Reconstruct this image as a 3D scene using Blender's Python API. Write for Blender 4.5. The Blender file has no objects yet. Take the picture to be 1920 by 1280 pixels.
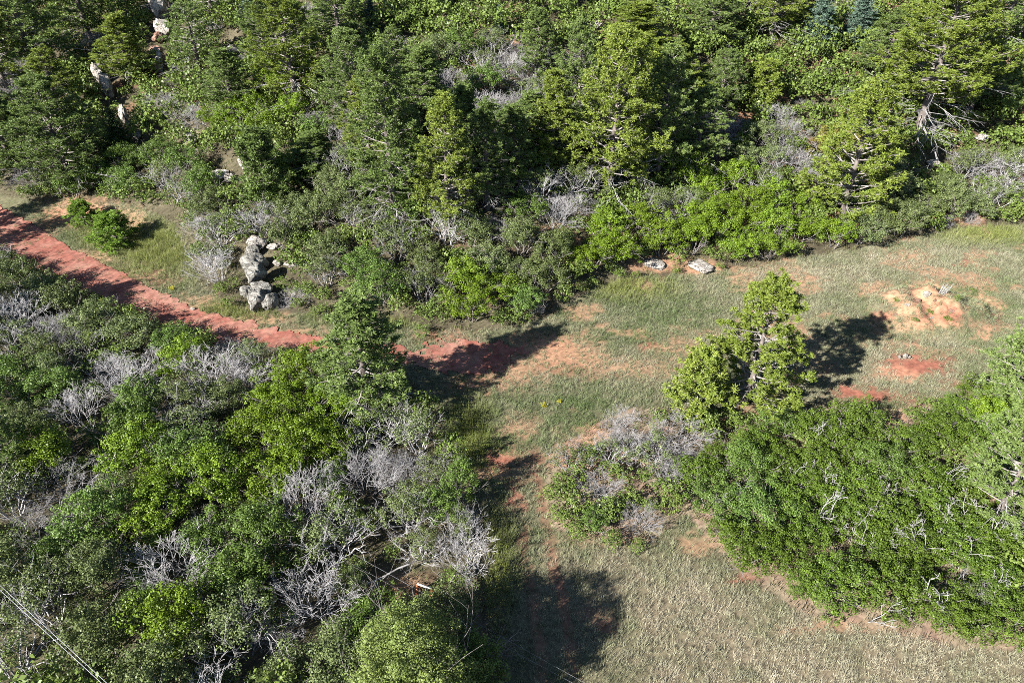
import bpy, math, random
import numpy as np
from mathutils import Vector

# ------------------------------------------------------------------ camera, sky, sun, exposure
PI = math.pi
rng = np.random.default_rng(7)
random.seed(7)
S = bpy.context.scene
COL = S.collection
CAM_H, CAM_D = 32.6, math.radians(35)          # drone height, angle below the horizon
FPX = 1280.0                                    # focal length in 1920-wide photo pixels
cam_d = bpy.data.cameras.new('camera'); cam = bpy.data.objects.new('camera', cam_d); COL.objects.link(cam)
cam.location = (0, 0, CAM_H); cam.rotation_euler = (PI/2 - CAM_D, 0, 0)
cam_d.lens = 24.0; cam_d.sensor_width = 36.0; cam_d.clip_end = 3000; cam_d.clip_start = 0.5
S.camera = cam
SUN_AZ, SUN_EL = math.radians(38), math.radians(29.5)    # shadows run towards SUN_AZ (from +x)
ld = Vector((math.cos(SUN_AZ)*math.cos(SUN_EL), math.sin(SUN_AZ)*math.cos(SUN_EL), -math.sin(SUN_EL)))
sun_d = bpy.data.lights.new('sun', 'SUN'); sun = bpy.data.objects.new('sun', sun_d); COL.objects.link(sun)
sun_d.energy = 5.0; sun_d.angle = math.radians(0.5); sun_d.color = (1.0, 0.97, 0.92)
sun.rotation_euler = ld.to_track_quat('-Z', 'Y').to_euler(); sun.location = (-40, -40, 80)
W = bpy.data.worlds.new('World'); S.world = W; W.use_nodes = True
wn = W.node_tree; bg = wn.nodes['Background']
sky = wn.nodes.new('ShaderNodeTexSky'); sky.sky_type = 'NISHITA'; sky.sun_disc = False
sky.altitude = 2100; sky.dust_density = 0.4; sky.sun_elevation = SUN_EL; sky.sun_rotation = math.atan2(-ld.x, -ld.y)
wn.links.new(sky.outputs['Color'], bg.inputs['Color']); bg.inputs['Strength'].default_value = 0.05
S.view_settings.view_transform = 'Standard'; S.view_settings.look = 'None'
S.view_settings.exposure = 2.1; S.view_settings.gamma = 1.0; S.view_settings.use_curve_mapping = False
S.render.engine = 'CYCLES'
S.cycles.use_denoising = False
S.cycles.max_bounces = 5; S.cycles.diffuse_bounces = 1; S.cycles.transmission_bounces = 3; S.cycles.glossy_bounces = 2
S.cycles.filter_width = 0.9

# ------------------------------------------------------------------ helpers: noise, projection, meshes
def _hash(ix, iy, s):
    n = (ix*374761393 + iy*668265263 + s*1442695041) & 0xffffffff
    n = ((n ^ (n >> 13))*1274126177) & 0xffffffff
    return ((n ^ (n >> 16)) & 0xffffff)/float(0xffffff)
def vnoise(x, y, s=0):
    x = np.asarray(x, float); y = np.asarray(y, float)
    ix = np.floor(x).astype(np.int64); iy = np.floor(y).astype(np.int64)
    fx = x-ix; fy = y-iy; fx = fx*fx*(3-2*fx); fy = fy*fy*(3-2*fy)
    a = _hash(ix, iy, s); b = _hash(ix+1, iy, s); c = _hash(ix, iy+1, s); d = _hash(ix+1, iy+1, s)
    return (a*(1-fx)+b*fx)*(1-fy)+(c*(1-fx)+d*fx)*fy
def fbm(x, y, s=0, o=3):
    t = 0; a = 0.5; k = 1.0
    for i in range(o):
        t = t+a*vnoise(np.asarray(x)*k, np.asarray(y)*k, s+i*17); a *= 0.5; k *= 2.03
    return t/(1-0.5**o)
cd, sd = math.cos(CAM_D), math.sin(CAM_D)
def project(x, y, z):
    dz = np.asarray(z, float)-CAM_H
    dep = y*cd-dz*sd; up = y*sd+dz*cd
    dep = np.maximum(dep, 0.1)
    return 960+FPX*x/dep, 640-FPX*up/dep
def flat(px, py):
    v = np.array([px-960, FPX*cd-(640-py)*-sd*1.0, 0.0])
    vy = FPX*cd+(640-py)*sd; vz = -FPX*sd+(640-py)*cd
    t = -CAM_H/vz
    return (px-960)*t, vy*t
TOE = [flat(*p) for p in ((-500, 330), (0, 392), (200, 420), (420, 540), (620, 590), (760, 600), (1000, 595), (1100, 560), (1250, 515), (1450, 490), (1700, 458), (1920, 430))]
TX = np.array([-400, -120]+[t[0] for t in TOE]+[120, 400]); TY = np.array([62, 62]+[t[1] for t in TOE]+[62, 60])
_gx = np.linspace(-400, 400, 3201); _gy = np.interp(_gx, TX, TY)
_k = np.exp(-0.5*(np.arange(-24, 25)*0.25/2.2)**2); _k /= _k.sum()
_gy = np.convolve(np.pad(_gy, 24, 'edge'), _k, 'valid')
MOUND = flat(1745, 585)
def height(x, y):
    x = np.asarray(x, float); y = np.asarray(y, float)
    t = y-np.interp(x, _gx, _gy)
    w = 2.4
    s = w*np.logaddexp(0, t/w)
    h = 0.43*s - 0.0006*np.clip(s-45, 0, 300)**2*0.6
    hill = np.clip(t/12, 0, 1)
    h = h + hill*2.6*(fbm(x/19+3, y/19+9, 5)-0.5) + hill*0.7*(fbm(x/5, y/5, 8)-0.5)
    h = h + 0.5*(fbm(x/14, y/14, 2)-0.5) + 0.10*(fbm(x/2.2, y/2.2, 3, 2)-0.5)
    r = np.hypot((x-MOUND[0])/4.6, (y-MOUND[1])/3.2)
    h = h + 1.5*np.exp(-r**4)*(0.25+1.2*fbm(x/1.2, y/1.2, 31)) - 0.3*np.exp(-((r-1.35)/0.25)**2)
    far = np.clip((np.hypot(x, y-40)-130)/250, 0, 1)
    return h*(1-0.15*far)
def ground(px, py):
    """Where the view ray through a photo pixel meets the terrain."""
    vx, vy, vz = px-960, FPX*cd+(640-py)*sd, -FPX*sd+(640-py)*cd
    n = math.hypot(vx, math.hypot(vy, vz)); vx, vy, vz = vx/n, vy/n, vz/n
    t = np.arange(10, 260, 0.25)
    f = CAM_H+vz*t-height(vx*t, vy*t)
    i = int(np.argmax(f < 0)) if (f < 0).any() else len(t)-1
    a, b = t[max(i-1, 0)], t[i]
    for _ in range(14):
        m = 0.5*(a+b)
        if CAM_H+vz*m-float(height(vx*m, vy*m)) < 0: b = m
        else: a = m
    x, y = vx*b, vy*b
    return float(x), float(y), float(height(x, y))
def inside(poly, px, py):
    px = np.asarray(px, float); py = np.asarray(py, float)
    r = np.zeros(px.shape, bool); n = len(poly)
    for i in range(n):
        x1, y1 = poly[i]; x2, y2 = poly[(i+1) % n]
        if y1 == y2: continue
        c = ((y1 > py) != (y2 > py)) & (px < (x2-x1)*(py-y1)/(y2-y1)+x1)
        r ^= c
    return r
def mesh(name, V, F, mat=None, attrs=None, smooth=False, quads=None):
    me = bpy.data.meshes.new(name)
    V = np.asarray(V, np.float32); fs = [np.asarray(f, np.int32) for f in ([F] if not isinstance(F, list) else F) if len(f)]
    nl = sum(f.size for f in fs); npl = sum(len(f) for f in fs)
    me.vertices.add(len(V)); me.vertices.foreach_set('co', V.ravel())
    me.loops.add(nl); me.loops.foreach_set('vertex_index', np.concatenate([f.ravel() for f in fs]))
    tot = np.concatenate([np.full(len(f), f.shape[1], np.int32) for f in fs])
    st = np.concatenate([[0], np.cumsum(tot)[:-1]]).astype(np.int32)
    me.polygons.add(npl); me.polygons.foreach_set('loop_start', st); me.polygons.foreach_set('loop_total', tot)
    if smooth: me.polygons.foreach_set('use_smooth', np.ones(npl, bool))
    me.update(calc_edges=True)
    for k, a in (attrs or {}).items():
        a = np.asarray(a, np.float32)
        if a.ndim == 1:
            at = me.attributes.new(k, 'FLOAT', 'POINT'); at.data.foreach_set('value', a)
        else:
            at = me.attributes.new(k, 'FLOAT_COLOR', 'POINT')
            at.data.foreach_set('color', np.concatenate([a, np.ones((len(a), 1), np.float32)], 1).ravel())
    if mat: me.materials.append(mat)
    return me
def obj(name, me, parent=None, mat=None):
    o = bpy.data.objects.new(name, me); COL.objects.link(o)
    if parent: o.parent = parent
    if mat and me is not None and o.material_slots:
        o.material_slots[0].link = 'OBJECT'; o.material_slots[0].material = mat
    return o
def tag(o, label=None, cat=None, group=None, kind=None):
    for k, v in (('label', label), ('category', cat), ('group', group), ('kind', kind)):
        if v: o[k] = v
    return o
def empty(name, loc, rz=0, sc=(1, 1, 1), tilt=(0, 0)):
    o = bpy.data.objects.new(name, None); COL.objects.link(o); o.empty_display_size = 0.3
    o.location = loc; o.rotation_euler = (tilt[0], tilt[1], rz); o.scale = sc
    return o
def norm(v): return v/np.maximum(np.linalg.norm(v, axis=-1, keepdims=True), 1e-9)
def tubes(segs, sides=4):
    """segs: array (n,8) p0 p1 r0 r1 -> verts, quad faces"""
    s = np.asarray(segs, float); n = len(s)
    p0, p1, r0, r1 = s[:, :3], s[:, 3:6], s[:, 6], s[:, 7]
    d = norm(p1-p0); ref = np.where(np.abs(d[:, 2:3]) < 0.9, [[0, 0, 1.0]], [[1.0, 0, 0]])
    u = norm(np.cross(d, ref)); w = np.cross(d, u)
    a = np.arange(sides)*2*PI/sides
    ring = np.cos(a)[None, :, None]*u[:, None]+np.sin(a)[None, :, None]*w[:, None]
    V = np.concatenate([p0[:, None]+ring*r0[:, None, None], p1[:, None]+ring*r1[:, None, None]], 1).reshape(-1, 3)
    b = (np.arange(n)*2*sides)[:, None]; i = np.arange(sides)[None]; j = (i+1) % sides
    F = np.stack([b+i, b+j, b+sides+j, b+sides+i], -1).reshape(-1, 4)
    return V, F

# ------------------------------------------------------------------ materials
def nt(name):
    m = bpy.data.materials.new(name); m.use_nodes = True
    t = m.node_tree; return m, t, t.nodes, t.links, t.nodes['Principled BSDF']
def leaf_mat(name, dark, light, alt, rough=0.42, trans=0.20, spec=0.15, var=0.35):
    m, t, N, L, p = nt(name)
    at = N.new('ShaderNodeAttribute'); at.attribute_name = 'tone'
    oi = N.new('ShaderNodeObjectInfo')
    mx = N.new('ShaderNodeMix'); mx.data_type = 'RGBA'; mx.inputs[6].default_value = (*dark, 1); mx.inputs[7].default_value = (*light, 1)
    L.new(at.outputs['Fac'], mx.inputs[0])
    m2 = N.new('ShaderNodeMix'); m2.data_type = 'RGBA'; m2.inputs[7].default_value = (*alt, 1)
    mr = N.new('ShaderNodeMath'); mr.operation = 'MULTIPLY'; mr.inputs[1].default_value = 0.75
    L.new(oi.outputs['Random'], mr.inputs[0]); L.new(mr.outputs[0], m2.inputs[0]); L.new(mx.outputs[2], m2.inputs[6])
    hv = N.new('ShaderNodeHueSaturation')
    ma = N.new('ShaderNodeMath'); ma.operation = 'MULTIPLY_ADD'; ma.inputs[1].default_value = -var; ma.inputs[2].default_value = 1+var*0.4
    L.new(oi.outputs['Random'], ma.inputs[0]); L.new(ma.outputs[0], hv.inputs['Value'])
    L.new(m2.outputs[2], hv.inputs['Color'])
    L.new(hv.outputs['Color'], p.inputs['Base Color'])
    p.inputs['Roughness'].default_value = rough; p.inputs['Specular IOR Level'].default_value = spec
    tr = N.new('ShaderNodeBsdfTranslucent'); L.new(hv.outputs['Color'], tr.inputs['Color'])
    ms = N.new('ShaderNodeMixShader'); ms.inputs[0].default_value = trans
    L.new(p.outputs[0], ms.inputs[1]); L.new(tr.outputs[0], ms.inputs[2])
    L.new(ms.outputs[0], N['Material Output'].inputs['Surface'])
    return m
def plain_mat(name, c1, c2, scale=6.0, rough=0.85, bump=0.3, detail=6, stretch=(1, 1, 1), contrast=(0.35, 0.65)):
    m, t, N, L, p = nt(name)
    tc = N.new('ShaderNodeTexCoord'); mp = N.new('ShaderNodeMapping'); mp.inputs['Scale'].default_value = stretch
    L.new(tc.outputs['Object'], mp.inputs[0])
    nz = N.new('ShaderNodeTexNoise'); nz.inputs['Scale'].default_value = scale; nz.inputs['Detail'].default_value = detail
    L.new(mp.outputs[0], nz.inputs['Vector'])
    cr = N.new('ShaderNodeValToRGB'); cr.color_ramp.elements[0].position = contrast[0]; cr.color_ramp.elements[1].position = contrast[1]
    cr.color_ramp.elements[0].color = (*c1, 1); cr.color_ramp.elements[1].color = (*c2, 1)
    L.new(nz.outputs['Fac'], cr.inputs[0]); L.new(cr.outputs[0], p.inputs['Base Color'])
    p.inputs['Roughness'].default_value = rough; p.inputs['Specular IOR Level'].default_value = 0.2
    bp = N.new('ShaderNodeBump'); bp.inputs['Strength'].default_value = bump; bp.inputs['Distance'].default_value = 0.05
    L.new(nz.outputs['Fac'], bp.inputs['Height']); L.new(bp.outputs[0], p.inputs['Normal'])
    return m
M = {}
M['oak_mid'] = leaf_mat('oak_leaf_mid', (0.036, 0.076, 0.016), (0.125, 0.180, 0.042), (0.090, 0.138, 0.026))
M['oak_bright'] = leaf_mat('oak_leaf_bright', (0.050, 0.098, 0.010), (0.150, 0.215, 0.022), (0.115, 0.165, 0.014))
M['oak_olive'] = leaf_mat('oak_leaf_olive', (0.045, 0.066, 0.024), (0.145, 0.175, 0.068), (0.105, 0.130, 0.042))
M['oak_thicket'] = leaf_mat('oak_leaf_thicket', (0.030, 0.060, 0.010), (0.112, 0.165, 0.024), (0.074, 0.108, 0.014), var=0.22)
M['oak_pale'] = leaf_mat('oak_leaf_pale', (0.062, 0.092, 0.022), (0.170, 0.205, 0.060), (0.120, 0.155, 0.038), var=0.1)
M['oak_under'] = leaf_mat('oak_leaf_undergrowth', (0.050, 0.085, 0.018), (0.160, 0.195, 0.050), (0.10, 0.14, 0.03), var=0.0)
M['pine_bright'] = leaf_mat('pine_needle_bright', (0.075, 0.140, 0.018), (0.180, 0.270, 0.040), (0.12, 0.20, 0.02), rough=0.5, trans=0.35, var=0.1)
M['oak_yellow'] = leaf_mat('oak_leaf_yellow', (0.120, 0.130, 0.025), (0.210, 0.200, 0.055), (0.170, 0.145, 0.030))
M['pine_yellow'] = leaf_mat('pine_needle_yellow', (0.068, 0.105, 0.014), (0.205, 0.240, 0.048), (0.130, 0.170, 0.026), rough=0.5, trans=0.22, var=0.2)
M['pine_green'] = leaf_mat('pine_needle_green', (0.056, 0.094, 0.022), (0.165, 0.210, 0.064), (0.105, 0.150, 0.038), rough=0.5, trans=0.22, var=0.2)
M['fir_blue'] = leaf_mat('fir_needle_blue', (0.050, 0.090, 0.065), (0.120, 0.165, 0.120), (0.070, 0.110, 0.080), rough=0.5, trans=0.15, var=0.2)
M['fir_dark'] = leaf_mat('fir_needle_dark', (0.020, 0.042, 0.018), (0.050, 0.075, 0.028), (0.035, 0.055, 0.020), rough=0.5, trans=0.15, var=0.2)
M['twig'] = plain_mat('bare_grey_twig', (0.17, 0.160, 0.158), (0.33, 0.318, 0.316), 3, bump=0.1)
M['stem'] = plain_mat('oak_stem_bark', (0.09, 0.078, 0.07), (0.22, 0.20, 0.19), 5, bump=0.2)
M['bark'] = plain_mat('pine_bark', (0.045, 0.036, 0.031), (0.15, 0.128, 0.115), 4, bump=0.6, stretch=(1, 1, 0.25))
M['limb'] = plain_mat('pine_limb_bark', (0.12, 0.105, 0.095), (0.25, 0.225, 0.21), 4, bump=0.3)
M['deadwood'] = plain_mat('bleached_deadwood', (0.16, 0.152, 0.148), (0.29, 0.28, 0.272), 4, bump=0.2)
M['paint'] = plain_mat('weathered_white_paint', (0.35, 0.28, 0.25), (0.60, 0.57, 0.54), 5, bump=0.1)
M['rust'] = plain_mat('rusted_iron', (0.20, 0.05, 0.02), (0.38, 0.13, 0.05), 6, bump=0.2)
M['wire'] = plain_mat('aluminium_cable', (0.16, 0.16, 0.165), (0.26, 0.26, 0.27), 2, rough=0.4, bump=0.0)
M['wire_dark'] = plain_mat('weathered_thin_cable', (0.16, 0.16, 0.17), (0.28, 0.28, 0.29), 2, rough=0.5, bump=0.0)
t_ = M['twig'].node_tree; oi_ = t_.nodes.new('ShaderNodeObjectInfo'); hs_ = t_.nodes.new('ShaderNodeHueSaturation'); mr_ = t_.nodes.new('ShaderNodeMapRange')
mr_.inputs[3].default_value = 0.75; mr_.inputs[4].default_value = 1.3; t_.links.new(oi_.outputs['Random'], mr_.inputs[0]); t_.links.new(mr_.outputs[0], hs_.inputs['Value'])
p_ = t_.nodes['Principled BSDF']; src_ = p_.inputs['Base Color'].links[0].from_socket; t_.links.new(src_, hs_.inputs['Color']); t_.links.new(hs_.outputs['Color'], p_.inputs['Base Color'])
def rock_mat(name, c1, c2, c3):
    m, t, N, L, p = nt(name)
    tc = N.new('ShaderNodeTexCoord')
    n1 = N.new('ShaderNodeTexNoise'); n1.inputs['Scale'].default_value = 1.6; n1.inputs['Detail'].default_value = 9
    n2 = N.new('ShaderNodeTexNoise'); n2.inputs['Scale'].default_value = 7; n2.inputs['Detail'].default_value = 8; n2.inputs['Roughness'].default_value = 0.7
    L.new(tc.outputs['Object'], n1.inputs['Vector']); L.new(tc.outputs['Object'], n2.inputs['Vector'])
    cr = N.new('ShaderNodeValToRGB'); cr.color_ramp.elements[0].position = 0.35; cr.color_ramp.elements[1].position = 0.62
    cr.color_ramp.elements[0].color = (*c1, 1); cr.color_ramp.elements[1].color = (*c2, 1)
    L.new(n1.outputs['Fac'], cr.inputs[0])
    c2r = N.new('ShaderNodeValToRGB'); c2r.color_ramp.elements[0].position = 0.50; c2r.color_ramp.elements[1].position = 0.60
    L.new(n2.outputs['Fac'], c2r.inputs[0])
    mx = N.new('ShaderNodeMix'); mx.data_type = 'RGBA'; mx.inputs[7].default_value = (*c3, 1)
    sc = N.new('ShaderNodeMath'); sc.operation = 'MULTIPLY'; sc.inputs[1].default_value = 0.7
    L.new(c2r.outputs[0], sc.inputs[0]); L.new(sc.outputs[0], mx.inputs[0]); L.new(cr.outputs[0], mx.inputs[6])
    L.new(mx.outputs[2], p.inputs['Base Color']); p.inputs['Roughness'].default_value = 0.9; p.inputs['Specular IOR Level'].default_value = 0.15
    vo = N.new('ShaderNodeTexVoronoi'); vo.feature = 'DISTANCE_TO_EDGE'; vo.inputs['Scale'].default_value = 1.5
    wv = N.new('ShaderNodeMix'); wv.data_type = 'RGBA'; wv.inputs[0].default_value = 0.35; L.new(tc.outputs['Object'], wv.inputs[6]); L.new(n1.outputs['Color'], wv.inputs[7]); L.new(wv.outputs[2], vo.inputs['Vector'])
    vr = N.new('ShaderNodeMapRange'); vr.inputs[2].default_value = 0.05; vr.inputs[3].default_value = 0.25; L.new(vo.outputs['Distance'], vr.inputs[0])
    vm = N.new('ShaderNodeMix'); vm.data_type = 'RGBA'; vm.blend_type = 'MULTIPLY'; vm.inputs[0].default_value = 1; L.new(mx.outputs[2], vm.inputs[6]); L.new(vr.outputs[0], vm.inputs[7]); L.new(vm.outputs[2], p.inputs['Base Color'])
    bp = N.new('ShaderNodeBump'); bp.inputs['Strength'].default_value = 1.0; bp.inputs['Distance'].default_value = 0.2
    L.new(n2.outputs['Fac'], bp.inputs['Height']); L.new(bp.outputs[0], p.inputs['Normal'])
    return m
M['rock_grey'] = rock_mat('lichen_grey_rock', (0.13, 0.12, 0.105), (0.27, 0.26, 0.23), (0.05, 0.05, 0.04))
M['rock_pale'] = rock_mat('pale_sandstone', (0.25, 0.22, 0.19), (0.44, 0.405, 0.36), (0.12, 0.10, 0.08))
M['rock_red'] = rock_mat('reddish_sandstone', (0.22, 0.12, 0.085), (0.34, 0.22, 0.17), (0.12, 0.08, 0.06))
def attr_mat(name, scale, rough=0.95, bump=0.5, amt=0.5, trans=0.0):
    m, t, N, L, p = nt(name)
    at = N.new('ShaderNodeAttribute'); at.attribute_name = 'tint'
    geo = N.new('ShaderNodeNewGeometry')
    nz = N.new('ShaderNodeTexNoise'); nz.inputs['Scale'].default_value = scale; nz.inputs['Detail'].default_value = 8; nz.inputs['Roughness'].default_value = 0.65
    L.new(geo.outputs['Position'], nz.inputs['Vector'])
    mr = N.new('ShaderNodeMapRange'); mr.inputs[1].default_value = 0.3; mr.inputs[2].default_value = 0.7; mr.inputs[3].default_value = 1-amt; mr.inputs[4].default_value = 1+amt
    L.new(nz.outputs['Fac'], mr.inputs[0])
    mu = N.new('ShaderNodeMix'); mu.data_type = 'RGBA'; mu.blend_type = 'MULTIPLY'; mu.inputs[0].default_value = 1
    L.new(at.outputs['Color'], mu.inputs[6]); L.new(mr.outputs[0], mu.inputs[7])
    L.new(mu.outputs[2], p.inputs['Base Color']); p.inputs['Roughness'].default_value = rough; p.inputs['Specular IOR Level'].default_value = 0.1
    if bump:
        bp = N.new('ShaderNodeBump'); bp.inputs['Strength'].default_value = bump; bp.inputs['Distance'].default_value = 0.06
        L.new(nz.outputs['Fac'], bp.inputs['Height']); L.new(bp.outputs[0], p.inputs['Normal'])
    if trans:
        tr = N.new('ShaderNodeBsdfTranslucent'); L.new(mu.outputs[2], tr.inputs['Color'])
        ms = N.new('ShaderNodeMixShader'); ms.inputs[0].default_value = trans
        L.new(p.outputs[0], ms.inputs[1]); L.new(tr.outputs[0], ms.inputs[2]); L.new(ms.outputs[0], N['Material Output'].inputs['Surface'])
    return m
M['soil'] = attr_mat('ground_soil', 3.0, amt=0.45)
M['trail'] = attr_mat('red_dirt', 2.2, amt=0.35, bump=0.7)
M['grass'] = attr_mat('grass_blade', 0.9, rough=0.7, bump=0, amt=0.25, trans=0.25)

# ------------------------------------------------------------------ layout masks (read on the ground through the survey projection)
OPEN = [(-60, 350), (90, 385), (200, 378), (260, 388), (330, 420), (350, 470), (380, 530), (440, 578), (600, 592), (640, 605), (760, 600), (830, 622),
        (990, 612), (1060, 572), (1100, 550), (1180, 520), (1280, 515), (1420, 500), (1480, 486), (1560, 475), (1700, 450), (1800, 430), (2000, 415),
        (2000, 690), (1880, 700), (1790, 745), (1690, 765), (1620, 765), (1560, 750), (1490, 765), (1380, 775), (1280, 765), (1190, 765), (1150, 775),
        (1080, 815), (1030, 860), (1015, 930), (1040, 990), (1130, 1012), (1200, 1022), (1250, 995), (1285, 960), (1330, 1020), (1400, 1085), (1530, 1162),
        (1700, 1192), (1800, 1216), (2000, 1218), (2000, 1400), (980, 1400), (940, 1280), (905, 1100), (930, 1050), (915, 1000), (895, 940), (885, 900), (860, 850),
        (830, 790), (790, 735), (745, 690), (620, 668), (520, 655), (400, 632), (300, 602), (200, 562), (130, 532), (60, 490), (-60, 450)]
TRAIL = [(-80, 350), (0, 388), (60, 418), (130, 462), (250, 522), (340, 566), (450, 600), (560, 625), (640, 642), (720, 645), (780, 655), (830, 640), (920, 640), (985, 648),
         (960, 680), (905, 712), (850, 700), (790, 690), (700, 672), (620, 668), (520, 655), (400, 640), (300, 612), (200, 578), (130, 548), (60, 508), (-80, 455)]
# red or sandy bare patches: px, py, half-width, half-height, strength, kind (0 red, 1 pale sand)
PATCH = [(1040, 660, 85, 30, .75, 1), (960, 690, 70, 35, .6, 1), (1180, 690, 120, 18, .45, 1), (1290, 655, 60, 14, .5, 1), (1210, 650, 12, 14, .6, 0), (970, 800, 35, 22, .5, 1), (938, 862, 30, 16, .9, 0),
         (1000, 860, 22, 20, .5, 0), (965, 930, 12, 30, .7, 0), (1740, 560, 55, 30, .8, 1), (1760, 590, 45, 24, .7, 0), (1850, 545, 14, 40, .55, 1), (1655, 595, 25, 12, .8, 0),
         (1690, 640, 45, 14, .35, 1), (1715, 685, 62, 20, .95, 0), (1610, 738, 55, 14, .95, 0), (1690, 745, 60, 12, .5, 0), (1800, 720, 40, 10, .5, 0), (1500, 525, 40, 10, .7, 1), (1450, 510, 60, 14, .35, 1),
         (1700, 480, 40, 12, .5, 1), (1805, 495, 30, 6, .6, 0), (1860, 612, 30, 10, .7, 1), (1230, 497, 45, 14, .9, 1), (1310, 500, 45, 14, .9, 1), (1480, 660, 30, 12, .6, 1),
         (150, 398, 60, 24, .8, 1), (110, 405, 40, 14, .6, 0), (240, 415, 35, 22, .5, 1), (250, 500, 40, 10, .3, 1), (1145, 1010, 80, 12, .3, 1), (1310, 1020, 40, 20, .5, 1), (1390, 1085, 30, 12, .6, 0), (1560, 1175, 90, 9, .5, 1),
         (1135, 1170, 16, 16, .6, 0), (740, 1100, 60, 25, .5, 1), (90, 425, 40, 16, .5, 0), (180, 478, 45, 14, .55, 1), (280, 522, 50, 14, .5, 0), (370, 568, 50, 12, .5, 1), (480, 600, 60, 12, .5, 1), (580, 622, 50, 10, .45, 1), (830, 632, 50, 12, .5, 0), (900, 720, 60, 14, .5, 0),
         (1010, 645, 60, 18, .5, 0), (1060, 690, 50, 18, .45, 0), (1725, 545, 30, 14, .9, 1), (1700, 575, 34, 16, .7, 1), (1790, 585, 26, 14, .8, 0), (1735, 610, 60, 12, .6, 1), (1800, 520, 60, 8, .55, 1), (1100, 1150, 30, 18, .35, 0), (1600, 640, 40, 10, .3, 1), (1550, 690, 30, 10, .35, 0)]
RUTS = [[(985, 985), (980, 1030), (990, 1075), (1000, 1130), (1010, 1200), (1020, 1290)], [(1000, 880), (1018, 950), (1030, 1010), (1038, 1065), (1055, 1120), (1070, 1200), (1085, 1300)]]
def masks(x, y, z):
    px, py = project(x, y, z)
    n1 = fbm(x/0.9, y/0.9, 40)-0.5; n2 = fbm(x/0.3, y/0.3, 44, 2)-0.5
    jx = px+n1*46+n2*26; jy = py+(fbm(x/0.9, y/0.9, 50)-0.5)*26+n2*14
    red = np.zeros(px.shape); sand = np.zeros(px.shape)
    for (a, b, w, h, s, k) in PATCH:
        m = s*np.clip(1.5-np.hypot((jx-a)/w, (jy-b)/h), 0, 1)
        if k: sand = np.maximum(sand, m)
        else: red = np.maximum(red, m)
    for r in RUTS:
        for (a, b), (c, d) in zip(r[:-1], r[1:]):
            t = np.clip(((jx-a)*(c-a)+(jy-b)*(d-b))/((c-a)**2+(d-b)**2), 0, 1)
            m = (0.45 if r is RUTS[0] else 0.6)*np.clip(1.6-np.hypot(px+n2*18-(a+t*(c-a)), jy-(b+t*(d-b)))/9, 0, 1)*(0.35+0.9*vnoise(x/0.8, y/0.8, 60))
            red = np.maximum(red, m)
    sand = np.maximum(sand, 0.75*np.clip((fbm(x/3.1, y/2.2, 66)-0.56)*5, 0, 0.7)*(px > 880)*(py < 900))
    rho = np.hypot((jx-1768)/98, (jy-592)/66)
    sand = np.maximum(sand, 0.75*np.exp(-((rho-1)/0.09)**2)*(jx > 1700)*np.clip(0.2+1.2*vnoise(x/1.3, y/1.3, 61), 0, 1))
    op = inside(OPEN, px+n1*16, py+n1*10)
    tr = inside(TRAIL, px+n1*30+n2*26, py+n1*26+n2*18)
    return px, py, np.clip(red, 0, 1), np.clip(sand, 0, 1), op, tr
def turf(px, py, x, y):
    """grass hue: 0 dry tan .. 1 green"""
    g = 0.62*np.ones(np.shape(px))
    for (a, b, w, h, v) in ((1550, 1250, 640, 190, -0.42), (1150, 1080, 150, 90, -0.2), (1240, 590, 190, 60, 0.12), (1050, 780, 120, 70, 0.22), (1600, 500, 260, 40, -0.25), (880, 820, 60, 90, 0.35),
                            (1700, 690, 150, 50, -0.2), (290, 480, 150, 70, -0.02), (1840, 570, 80, 50, 0.1), (940, 1050, 60, 110, 0.15), (1500, 620, 130, 60, -0.15), (700, 600, 80, 20, 0.0)):
        g = g+v*np.clip(1.4-np.hypot((px-a)/w, (py-b)/h), 0, 1)
    return np.clip(g+0.55*(fbm(x/2.6, y/2.6, 70)-0.5)+0.5*(fbm(x/0.7, y/0.7, 77, 2)-0.5), 0, 1)
C_RED = np.array([0.20, 0.075, 0.050]); C_SAND = np.array([0.31, 0.165, 0.10]); C_TAN = np.array([0.155, 0.125, 0.083]); C_GRN = np.array([0.065, 0.070, 0.035]); C_DUFF = np.array([0.050, 0.042, 0.026]); C_LITTER = np.array([0.085, 0.073, 0.046])
def lerp(a, b, t): return a+(b-a)*np.asarray(t)[..., None]

# ------------------------------------------------------------------ terrain
def axis(a, b, fine, lim, grow=1.13):
    v = list(np.arange(a, b+1e-6, fine)); s = fine
    while v[-1] < lim: s *= grow; v.append(v[-1]+s)
    s = fine; w = []
    c = a
    while c > -lim: s *= grow; c -= s; w.append(c)
    return np.array(w[::-1]+v)
gx = axis(-56, 56, 0.24, 900); gy = axis(8, 88, 0.24, 900)
X, Y = np.meshgrid(gx, gy); x, y = X.ravel(), Y.ravel(); z = height(x, y)
px, py, red, sand, op, tr = masks(x, y, z)
vis = (y > 6) & (np.abs(x) < 90) & (y < 110)
g = turf(px, py, x, y)
c = lerp(C_TAN*0.85, C_GRN, g)
duff = lerp(C_DUFF[None], C_LITTER[None], np.clip(2.2*(fbm(x/3, y/3, 80)-0.35), 0, 1))
edge = (~op) & (px > 980) & (py > 690) & vis
c = np.where((op & vis)[:, None], c, np.where(edge[:, None], lerp(C_TAN[None]*1.1, np.array([0.17, 0.105, 0.08])[None], np.clip(2*(fbm(x/1.2, y/1.2, 85)-.4), 0, 1)), duff))
hillred = np.clip(5*(fbm(x/4.5, y/4.5, 90)-0.68), 0, 0.3)*(~op)*np.clip((y-np.interp(x, _gx, _gy)-4)/6, 0, 1)
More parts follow.
